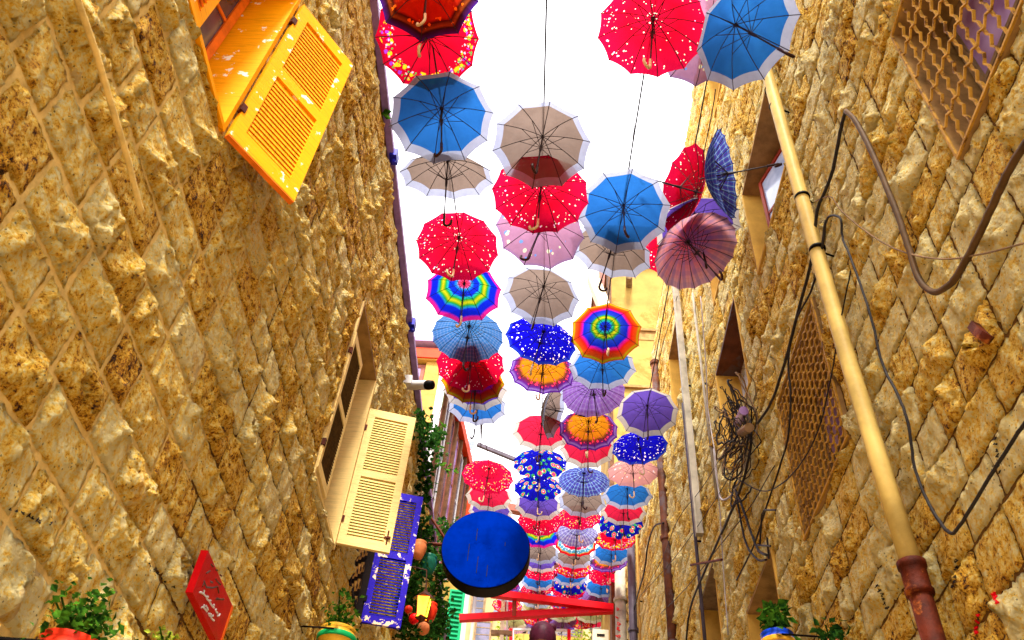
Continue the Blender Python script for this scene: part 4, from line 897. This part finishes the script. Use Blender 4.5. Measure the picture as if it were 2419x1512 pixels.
for i in range(nn):
    for j in range(3):
        x0 = a.x+(b.x-a.x)*(i+(.5 if j % 2 else 0)*.9)/nn; x1 = x0+(b.x-a.x)/nn-.02
        obj('stone_block', MB().box((x0, 31+rl.uniform(-.03, .02), a.z-.30*(j+1)+.015), (min(x1, b.x), 31.1, a.z-.30*j)), M['farstone'], ret)
# posts, pale cornice on far-left house
fp = thing('red_door_frame', ony(1207, 1512, 24), 'red and white frame standing behind the person', 'frame')
beam(ony(1207, 1530, 24), ony(1207, 1486, 24), .10, M['red'], fp, 'post'); beam(ony(1211, 1530, 24), ony(1211, 1488, 24), .08, M['white'], fp, 'post')
beam(ony(1344, 1530, 24), ony(1344, 1488, 24), .10, M['red'], fp, 'post'); beam(ony(1207, 1487, 24), ony(1344, 1489, 24), .06, M['white'], fp, 'rail')
lp = thing('lamp_post', ony(1180, 1530, 22), 'pale post with horizontal arm left of the red frame', 'post')
beam(ony(1183, 1560, 22), ony(1190, 1395, 22), .10, M['ac'], lp, 'post'); beam(ony(1196, 1560, 22), ony(1199, 1395, 22), .05, M['white'], lp, 'post'); beam(ony(1160, 1495, 22), ony(1210, 1497, 22), .12, M['greywood'], lp, 'arm')
bx = onx(1430, 1500, 1.6)
ub = thing('utility_box', ony(1428, 1500, 21), 'beige metal utility box at the end of the right wall', 'box'); cb = ony(1428, 1530, 21)
obj('box_body', MB().box((cb.x-.30, 20.9, cb.z-.3), (cb.x+.10, 21.3, ony(1428, 1492, 21).z)), M['ac'], ub); obj('box_vent', MB().box((cb.x-.2, 20.88, cb.z+.25), (cb.x, 20.9, cb.z+.30)), M['black'], ub)
# far tree
ct = ony(1432, 1462, 30); tt = thing('tree', (ct.x+.3, 30, 9), 'light green leafy tree at the far end on the right', 'tree')
q = MB()
for k in range(9):
    cc_ = ct+Vector((rl.gauss(0, .5), rl.gauss(0, .5), rl.gauss(-.2, .5))); leaves(q, cc_, (.28, .28, .22), 170, .13, rl)
tag(obj('crown', q, M['leaf_y'], tt), kind='stuff'); obj('trunk', MB().tube([(ct.x+.3, 30, 9), (ct.x+.1, 30, ct.z-.6), ct], .12, 8, r1=.04), M['greywood'], tt)
c1 = ony(1196, 1500, 29); t1 = thing('bush', c1, 'small yellow flowering bush left of the red frame', 'bush'); q = MB(); leaves(q, c1-Vector((0, 0, .1)), (.22, .2, .35), 420, .12, rl); tag(obj('foliage', q, M['leaf_y'], t1), kind='stuff'); obj('stem', MB().tube([c1-Vector((0, 0, 1.2)), c1], .03, 5), M['greywood'], t1)

# yellow plaster building on the right
YP = 20.0; pa = ony(1441, 590, YP); pb = ony(1640, 590, YP)
py = thing('plaster_building', (pa.x, YP, 0), 'tall stained yellow plaster building beyond the right wall', 'building')
obj('wall', MB().box((pa.x, YP, 0), (pb.x+2, YP+5, pa.z+.0)), M['plaster_y'], py)
obj('edge_strip', MB().box((pa.x-.10, YP-.05, 8), (pa.x+.02, YP+.5, pa.z-.02)), M['timber'], py)
obj('eave', MB().box((pa.x-.5, YP-.7, pa.z+.002), (pb.x+2, YP+5, pa.z+.55)), M['timber'], py)
obj('cornice', MB().box((pa.x-.2, YP-.25, pa.z-.35), (pb.x+2, YP-.002, pa.z)), M['timber_l'], py)
c = ony(1486, 676, YP); obj('spout', MB().tube([c, c+Vector((-.05, -.55, -.12))], .11, 10), M['greywood'], py)
c = ony(1533, 795, YP); obj('vent_opening', MB().box((c.x-.35, YP-.02, c.z-.18), (c.x+.35, YP-.002, c.z+.2)).box((c.x-.40, YP-.08, c.z+.201), (c.x+.40, YP-.002, c.z+.30)), M['soffit'], py)
c = ony(1480, 915, YP); obj('ledge', MB().box((pa.x+.02, YP-.10, c.z-.06), (pb.x, YP-.002, c.z+.04)), M['soffit'], py)
du = thing('air_duct', ony(1400, 600, 18), 'pale square ventilation duct with a bend beside the plaster building', 'duct')
DP = [(1398, 590), (1402, 665), (1425, 720), (1430, 800)]
for a_, b_ in zip(DP[:-1], DP[1:]): beam(ony(*a_, 19.3), ony(*b_, 19.3), .36, M['ac'], du, 'duct_section')
beam(ony(1420, 640, 19.9), ony(1408, 760, 19.9), .3, M['timber_m'], du, 'brown_support')

# ------------------------------------------------------------------ umbrellas
RU, HC = .55, .24; US = .85
def prof(t): return HC*(1-t**1.9)-.012*math.sin(math.pi*t)
def canopy_mesh(n, mat, name):
    nr, ns = 8, 6; vs = [(0, 0, HC)]; uvs = [(0, 0)]; fs = []
    for i in range(1, nr+1):
        t = i/nr
        for k in range(n*ns):
            a0 = 2*math.pi*(k//ns)/n; f = (k % ns)/ns; a1 = a0+2*math.pi/n
            # straight line between ribs, cloth sags in towards the hem
            x = (1-f)*math.cos(a0)+f*math.cos(a1); y = (1-f)*math.sin(a0)+f*math.sin(a1); s = 4*f*(1-f)
            r = RU*t*(1-.028*s*t**2.2*(10/n)); z = prof(t)+.020*s*math.sin(math.pi*min(1, t*.95))*(10/n)+.010*s*t**4
            vs.append((r*x, r*y, z)); uvs.append(((f-.5)*2*math.sin(math.pi/n)*RU*t, t))
    N = n*ns
    for k in range(N): fs.append((0, 1+k, 1+(k+1) % N))
    for i in range(nr-1):
        for k in range(N):
            k2 = (k+1) % N; fs.append((1+i*N+k, 1+(i+1)*N+k, 1+(i+1)*N+k2, 1+i*N+k2))
    me = bpy.data.meshes.new(name); me.from_pydata(vs, [], fs); me.materials.append(mat)
    me.polygons.foreach_set('use_smooth', [True]*len(fs)); uvl = me.uv_layers.new(name='UVMap')
    for p in me.polygons:
        ids = list(p.vertices)
        last = any(((i-1) % N) % ns == 0 and i > 0 for i in ids) and any(((i-1) % N) % ns == ns-1 and i > 0 for i in ids)
        for li, vi in zip(p.loop_indices, ids):
            u, v = uvs[vi]
            if last and vi > 0 and ((vi-1) % N) % ns == 0: u = -u
            uvl.data[li].uv = (u, v)
    me.update(); return me
UM = {}
def rib_meshes(n):
    if n in UM: return UM[n]
    q = MB(); q.tube([(RU*t*1.0, 0, prof(t)-.006) for t in (0.02, .2, .4, .6, .8, .93, 1.012)], .0046, 4); rib = q.mesh('rib', M['rib'])
    q = MB(); q.tube([(.012, 0, HC-.26), (RU*.46, 0, prof(.46)-.010)], .0040, 4); stc = q.mesh('stretcher', M['rib'])
    q = MB()
    for k in range(n):
        a = 2*math.pi*k/n; R3 = Matrix.Rotation(a, 3, 'Z')
        q.tube([R3@Vector((RU*t, 0, prof(t)-.006)) for t in (0.02, .35, .7, 1.01)], .0038, 3); q.tube([R3@Vector((.012, 0, HC-.26)), R3@Vector((RU*.46, 0, prof(.46)-.01))], .0034, 3)
    UM[n] = (rib, stc, q.mesh('frame_ribs', M['rib'])); return UM[n]
q = MB().tube([(0, 0, HC+.05), (0, 0, -.50)], .0085, 8).lathe((0, 0, HC-.03), [(.012, -.02), (.018, 0), (.018, .02), (.01, .03)], 8).lathe((0, 0, HC-.30), [(.012, -.05), (.016, 0), (.016, .05), (.010, .07)], 8)
SHAFT = q.mesh('shaft', M['rib'])
q = MB().lathe((0, 0, HC), [(.016, -.002), (.012, .01), (.006, .075)], 8); TIP = q.mesh('ferrule', M['rib'])
hp = [(0, 0, -.46), (0, 0, -.56)]+[(.048-.048*math.cos(a), 0, -.57-.048*math.sin(a)) for a in np.linspace(0, math.pi*1.12, 12)]
HAND = {k: MB().tube(hp, .0150, 8).mesh('handle', M['handle_'+k], True) for k in 'dc'}
q = MB().box((-.012, -.004, -.09), (.012, .004, 0)); STRAP = None
def umbrella(key, label, group, small):
    n, mat, desc, hd = TYPES[key]
    root = bpy.data.objects.new('umbrella', None); COL.objects.link(root); root.empty_display_size = .2; tag(root, label, 'umbrella', group)
    if ('c', key) not in UM: UM[('c', key)] = canopy_mesh(n, mat, 'canopy')
    link('canopy', UM[('c', key)], root); link('shaft', SHAFT, root); link('handle', HAND[hd], root); link('ferrule', TIP, root)
    rib, stc, allr = rib_meshes(n)
    if small: link('frame_ribs', allr, root)
    else:
        for k in range(n):
            a = 2*math.pi*k/n; r1 = link('rib', rib, root); r1.rotation_euler = (0, 0, a); s1 = link('stretcher', stc, root); s1.rotation_euler = (0, 0, a)
    return root
def zplane(u, v, dz=0):          # the strings climb with the street
    d = ray(u, v); t = (7.18+dz-1.6)/(d[2]-.31*d[1]); return Vector(CAM+d*t)
COLN = {'A': 'leftmost', 'B': 'second', 'C': 'third', 'D': 'rightmost'}
UL = [  # string, type, canopy centre in the photo (u, v), options: hub & handle points and width for the tilted ones
 ('A','O2',1005,8,(1008,-34),(1003,55),243), ('A','RF',1011,105,(1014,84),(988,112),231), ('A','B',1041,290,(1043,262),(1043,357),226), ('A','T',1052,435,(1057,388),(1048,535),208), ('A','RS',1080,585,(1083,568),(1070,648),186),
 ('A','W1',1093,708,(1096,676),(1089,762),165), ('A','G',1105,812,(1107,778),(1095,862),157), ('A','RS',1112,855), ('A','W2',1118,893), ('A','V',1123,912), ('A','B',1124,963,(1129,944),(1120,1025),142),
 ('A','RG',1153,1119), ('A','R',1156,1168), ('A','V',1160,1202), ('A','RS',1168,1230), ('A','T',1172,1262), ('A','B',1176,1292), ('A','R',1180,1320), ('A','V',1184,1344), ('A','O',1192,1378), ('A','T',1198,1396), ('A','RF',1199,1425), ('A','T',1202,1438), ('A','Y',1214,1464), ('A','Q',1215,1474),
 ('B','T',1280,350,(1281,327),(1266,415),222), ('B','RS',1277,450), ('B','K',1273,555,(1281,530),(1250,608),188), ('B','T',1276,705,(1282,684),(1258,772),172), ('B','N',1275,815,(1283,788),(1253,880),156),
 ('B','O',1280,905,(1283,862),(1273,950),142), ('B','R',1276,1035,(1279,1008),(1272,1085),126), ('B','Fl',1276,1088), ('B','Fl',1271,1145), ('B','V',1272,1188), ('B','RS',1275,1226), ('B','W1',1275,1260), ('B','T',1276,1299), ('B','V',1277,1324),
 ('B','RS',1277,1346), ('B','B',1271,1367), ('B','RG',1268,1385), ('B','G',1267,1398), ('B','T',1268,1412), ('B','Y',1267,1427), ('B','R',1268,1437), ('B','RF',1271,1455), ('B','P',1272,1466), ('B','T',1272,1475),
 ('C','RS',1537,95,(1543,50),(1535,165),248), ('C','B',1475,498,(1473,487),(1476,552),202), ('C','T',1445,600,(1450,572),(1412,688),176), ('C','W2',1433,797,(1430,775),(1436,842),158), ('C','B',1423,860),
 ('C','P',1405,948,(1400,915),(1411,990),143), ('C','O',1390,1008), ('C','R',1389,1075,(1388,1045),(1389,1110),116), ('C','L',1379,1130), ('C','T',1375,1178), ('C','RG',1367,1215), ('C','LW',1363,1256), ('C','RC',1360,1281), ('C','T',1356,1313), ('C','RF',1353,1334),
 ('C','B',1348,1356), ('C','Fl',1345,1375), ('C','RS',1342,1390), ('C','B',1338,1408), ('C','Fl',1338,1418), ('C','R',1334,1432), ('C','Y',1330,1446), ('C','P',1328,1459), ('C','O',1329,1467), ('C','V',1327,1476),
 ('D','K',1666,80,(1655,75),(1560,110),225), ('D','B',1775,90,(1744,62),(1865,130),268), ('D','RS',1600,430,(1640,452),(1505,413),203), ('D','L',1690,410,(1680,418),(1842,387),212), ('D','V',1650,540,(1642,512),(1668,625),196), ('D','RS',1580,600,(1598,575),(1590,640),160), ('D','Q',1650,600,(1630,578),(1700,658),205),
 ('D','V',1527,978,(1529,963),(1531,1028),139), ('D','N',1510,1048), ('D','K2',1495,1108), ('D','B',1482,1163), ('D','R',1473,1203), ('D','Fl',1466,1232), ('D','RF',1453,1267), ('D','B',1444,1303), ('D','O',1437,1323), ('D','RS',1431,1353), ('D','B',1420,1383),
 ('D','P',1410,1401), ('D','RG',1408,1413), ('D','B',1408,1426), ('D','Y',1396,1448), ('D','RF',1374,1463), ('D','R',1399,1466), ('B','T',1312,972,(1290,965),(1385,985),135),
]
ORD = 'nearest second third fourth fifth sixth seventh eighth ninth tenth eleventh twelfth thirteenth fourteenth fifteenth sixteenth seventeenth eighteenth nineteenth twentieth'.split()+['twenty-%s' % x for x in ('first','second','third','fourth','fifth','sixth','seventh','eighth','ninth')]
cnt = {}; prev = {}; hubs = {}
ru = random.Random(99)
special = {('D','K',1666): 'dusty pink umbrella turned edge-on behind the tilted blue one, top right', ('D','B',1775): 'blue umbrella with white hem tilted towards the right wall, top right',
 ('D','RS',1600): 'red speckled umbrella tipped sideways, its handle pointing left', ('D','L',1690): 'blue plaid umbrella tipped sideways, its handle pointing to the right wall',
 ('D','V',1650): 'violet umbrella with pale hem squeezed above the red plaid one', ('D','RS',1580): 'red speckled umbrella half hidden behind the red plaid one', ('D','Q',1650): 'red plaid umbrella tilted towards the right wall',
 ('B','T',1312): 'taupe umbrella turned edge-on beside the orange one', ('C','T',1445): 'tilted taupe umbrella half hidden under the big blue one', ('A','O2',1005): 'orange-red umbrella with dark banded hem cut by the top edge',
 ('A','RF',1011): 'big pink-red umbrella with yellow flower garland, top left of the sky', ('C','RS',1537): 'large red speckled umbrella at the top edge, right of centre'}
seen = set()
for row in UL:
    c_, key, u, v = row[:4]; i = cnt.get(c_, 0); cnt[c_] = i+1
    desc = TYPES[key][2]
    lab = special.get((c_, key, u))
    if not lab:
        base = desc.replace(' umbrella', '') ; short = desc.split(' with ')[0]
        pv = prev.get(c_)
        lab = f"{short} on the {COLN[c_]} string, next beyond the {pv}" if pv else f"{desc}, nearest on the {COLN[c_]} string"
        if lab in seen: lab = f"{short} far along the {COLN[c_]} string, {ORD[i] if i else 'nearest'} from its near end"
    seen.add(lab)
    prev[c_] = TYPES[key][2].split(' with ')[0].replace(' umbrella', '')+' one'
    if (c_, u) != ('B', 1312): pass
    if len(row) > 4:
        (hu, hv), (ku, kv), w = row[4:7]
        P0 = ond(hu, hv, F*.90/w) if (c_ == 'D' and v < 900) or u in (1312, 1537, 1005, 1011) else zplane(hu, hv, .14); d = Vector(ray(ku, kv)); o = Vector(CAM)-P0
        L_ = .67; bq = d.dot(o); cq = o.dot(o)-L_*L_; disc = bq*bq-cq
        tt_ = -bq-math.sqrt(disc) if disc > 0 else -bq
        K = Vector(CAM)+d*tt_; ax = (P0-K).normalized()               # up axis of the umbrella
        origin = P0-ax*HC*.75*US
    else:
        P0 = zplane(u, v); ax = Vector((ru.gauss(0, .05), ru.gauss(0, .05), 1)).normalized(); origin = P0-ax*HC*.45*US
    dist = (origin-Vector(CAM)).length
    o_ = umbrella(key, lab, f'umbrellas on the {COLN[c_]} string', dist > 14)
    qq = Vector((0, 0, 1)).rotation_difference(ax); o_.rotation_mode = 'QUATERNION'
    from mathutils import Quaternion
    o_.rotation_quaternion = qq @ Quaternion((0, 0, 1), ru.uniform(0, 6.28)); o_.location = origin; sr = US*ru.uniform(.97, 1.03); o_.scale = (sr, sr, US*ru.uniform(.88, 1.12))
    if c_ != 'D' or v > 900:
        if u != 1312: hubs.setdefault(c_, []).append(origin+ax*(HC+.07)*US)
# the wires the umbrellas hang on
for c_, P_ in hubs.items():
    P_ = sorted(P_, key=lambda p: p.y); x0 = sum(p.x for p in P_[:4])/4
    P_ = [Vector((x0, -1.5, P_[0].z-1.0))]+[p for i, p in enumerate(P_) if i == 0 or p.y-P_[i-1].y > .3]
    q = MB().tube(P_, .0075, 4); tag(obj('wire', q, M['cable']), f'thin dark wire carrying the {COLN[c_]} string of umbrellas', 'wire', 'wires holding the umbrellas')
q = MB().tube([ond(1515, 150, 10), ond(1485, 415, 10.6)], .004, 4); tag(obj('suspension_wire', q, M['cable']), 'thin cord between the top red and the big blue umbrella', 'cord')
# a furled umbrella strip dangling below the blue one
q = MB().tube([ond(1137, 1000, 14.5), ond(1136, 1060, 14.5)], .022, 6, r1=.006); tag(obj('furled_cloth', q, M['handle_d']), 'narrow dark cloth strip dangling beside the blue umbrella handle', 'cloth')

# ------------------------------------------------------------------ person seen from behind, head at the bottom edge
def skinned(name, pts, edges, radii, mat, parent, sub=2):
    me = bpy.data.meshes.new(name); me.from_pydata(pts, edges, []); me.materials.append(mat)
    o = link(name, me, parent); mod = o.modifiers.new('skin', 'SKIN'); mod.use_smooth_shade = True
    for i, r in enumerate(radii):
        sv_ = me.skin_vertices[0].data[i] if me.skin_vertices else None
        if sv_: sv_.radius = r if isinstance(r, tuple) else (r, r)
    if me.skin_vertices: me.skin_vertices[0].data[0].use_root = True
    s = o.modifiers.new('sub', 'SUBSURF'); s.levels = sub; s.render_levels = sub; return o
hd = ony(1281, 1516, 6.3); foot = hd.z-1.60
pe = thing('person', (hd.x, 6.3, foot), 'person with dark tied hair seen from behind at the bottom edge', 'person')
def mk(name, pts, edges, radii, mat):
    me = bpy.data.meshes.new(name); me.from_pydata(pts, edges, []); me.materials.append(mat)
    o = link(name, me, pe); bpy.context.view_layer.objects.active = o
    md = o.modifiers.new('skin', 'SKIN'); md.use_smooth_shade = True
    if not me.skin_vertices: 
        with bpy.context.temp_override(object=o, active_object=o, selected_objects=[o]): bpy.ops.mesh.customdata_skin_add()
    for i, r in enumerate(radii): me.skin_vertices[0].data[i].radius = r
    me.skin_vertices[0].data[0].use_root = True
    s = o.modifiers.new('sub', 'SUBSURF'); s.levels = 2; s.render_levels = 2; return o
V_ = [(0,0,.92),(0,0,1.08),(0,.01,1.25),(0,.01,1.38),(0,0,1.45),(0,-.005,1.52),(0,-.01,1.60),(0,-.01,1.68),
      (.17,0,1.36),(.23,.01,1.12),(.25,-.06,.88),(.25,-.08,.80),(-.17,0,1.36),(-.23,.01,1.12),(-.25,-.06,.88),(-.25,-.08,.80),
      (.09,0,.86),(.10,-.02,.48),(.10,.02,.08),(.10,-.12,.03),(-.09,0,.86),(-.10,-.02,.48),(-.10,.02,.08),(-.10,-.12,.03)]
E_ = [(0,1),(1,2),(2,3),(3,4),(4,5),(5,6),(6,7),(3,8),(8,9),(9,10),(10,11),(3,12),(12,13),(13,14),(14,15),(0,16),(16,17),(17,18),(18,19),(0,20),(20,21),(21,22),(22,23)]
R0 = [(.15,.11),(.13,.10),(.15,.11),(.12,.09),(.055,.055),(.075,.085),(.085,.10),(.06,.075),(.055,.055),(.042,.042),(.03,.03),(.035,.02),(.055,.055),(.042,.042),(.03,.03),(.035,.02),(.085,.09),(.06,.06),(.04,.04),(.045,.03),(.085,.09),(.06,.06),(.04,.04),(.045,.03)]
mk('body', V_, E_, R0, M['skin'])
mk('shirt', [(0,0,.95),(0,0,1.08),(0,.01,1.25),(0,.01,1.38),(.17,0,1.37),(.21,.01,1.22),(-.17,0,1.37),(-.21,.01,1.22)], [(0,1),(1,2),(2,3),(3,4),(4,5),(3,6),(6,7)], [(.165,.125),(.15,.12),(.17,.13),(.14,.11),(.07,.07),(.06,.06),(.07,.07),(.06,.06)], M['shirt'])
mk('trousers', [(0,0,.94),(.09,0,.84),(.10,-.02,.48),(.10,.02,.12),(-.09,0,.84),(-.10,-.02,.48),(-.10,.02,.12)], [(0,1),(1,2),(2,3),(0,4),(4,5),(5,6)], [(.165,.125),(.10,.105),(.075,.075),(.06,.06),(.10,.105),(.075,.075),(.06,.06)], M['jeans'])
# hair: a cap of strands and a small bun
q = MB(); hc = Vector((0, 0, 1.62)); rr = random.Random(5)
prof_h = []
me_v = []; nU, nV = 28, 14
for j in range(nV+1):
    th = math.pi*.66*j/nV
    for i in range(nU):
        a = 2*math.pi*i/nU; rr_ = 1+.03*math.sin(9*a+3*j)+.02*math.sin(17*a)
        me_v.append((.102*rr_*math.sin(th)*math.cos(a), .115*rr_*math.sin(th)*math.sin(a)-.01, 1.625+.125*math.cos(th)))
fs = [(j*nU+i, j*nU+(i+1) % nU, (j+1)*nU+(i+1) % nU, (j+1)*nU+i) for j in range(nV) for i in range(nU)]
hr = MB().add(me_v, fs); ho = link('hair', hr.mesh('hair', M['hair'], True), pe)
link('hair_bun', MB().lathe((.07, -.03, 1.70), [(.01, -.03), (.032, -.015), (.036, .008), (.02, .03)], 12).mesh('hair_bun', M['hair'], True), pe)
for sx in (-1, 1):
    link('eye', MB().lathe((sx*.032, .088, 1.60), [(.002, -.008), (.010, -.004), (.010, .004), (.002, .008)], 8).mesh('eye', M['white']), pe)
link('nose', MB().add([(-.014, .09, 1.575), (.014, .09, 1.575), (0, .118, 1.578), (0, .092, 1.615)], [(0, 1, 2), (0, 2, 3), (1, 3, 2)]).mesh('nose', M['skin']), pe)

# ------------------------------------------------------------------ scribbles written on the stones
bpy.context.view_layer.update(); dg = bpy.context.evaluated_depsgraph_get()
def onsurf(u, v, off=.006):
    d = Vector(ray(u, v)); ok, loc, nrm, *_ = SC.ray_cast(dg, Vector(CAM), d, distance=30)
    return loc-d*off if ok else None
def scribble(u, v, w, h, n, mat, lab, r, seed):
    rr = random.Random(seed); c0 = onsurf(u, v)
    if c0 is None: return
    t = thing('graffiti', c0, lab, 'graffiti', 'writing on the stone walls')
    for k in range(n):
        cx, cy = u+w*(k+.5)/n*rr.uniform(.9, 1.1), v+h*(k+.5)/n; pts = []
        for i in range(rr.randint(4, 7)):
            p = onsurf(cx+rr.uniform(-5, 5), cy+rr.uniform(-5, 5))
            if p is not None and (not pts or (p-pts[-1]).length < .12): pts.append(p)
        if len(pts) > 2: obj('stroke', MB().tube(pts, r, 4), mat, t)
scribble(2350, 1030, 10, 90, 7, M['cable'], 'column of small black writing on stones at far right', .0035, 1)
scribble(2260, 1320, -10, 70, 6, M['cable'], 'black pen writing beside the rusty pipe foot, right', .0035, 2)
scribble(2070, 1380, 30, 60, 6, M['cable'], 'faint black scrawl left of the rusty pipe foot', .003, 3)
scribble(2310, 1450, -4, 50, 4, M['red'], 'red painted mark on the stones in the lower right corner', .006, 4)
scribble(2345, 1400, 12, 24, 3, M['red'], 'small red smear above the red mark, lower right', .006, 5)
scribble(20, 1200, 100, 40, 8, M['cable'], 'black handwriting on stones at the lower left edge', .003, 6)
scribble(350, 1330, 60, 60, 6, M['cable'], 'black scrawl on the stone left of the red plaque', .003, 7)
scribble(705, 1215, 20, 30, 5, M['cable'], 'tiny black writing on the stone below the cream shutter', .003, 8)
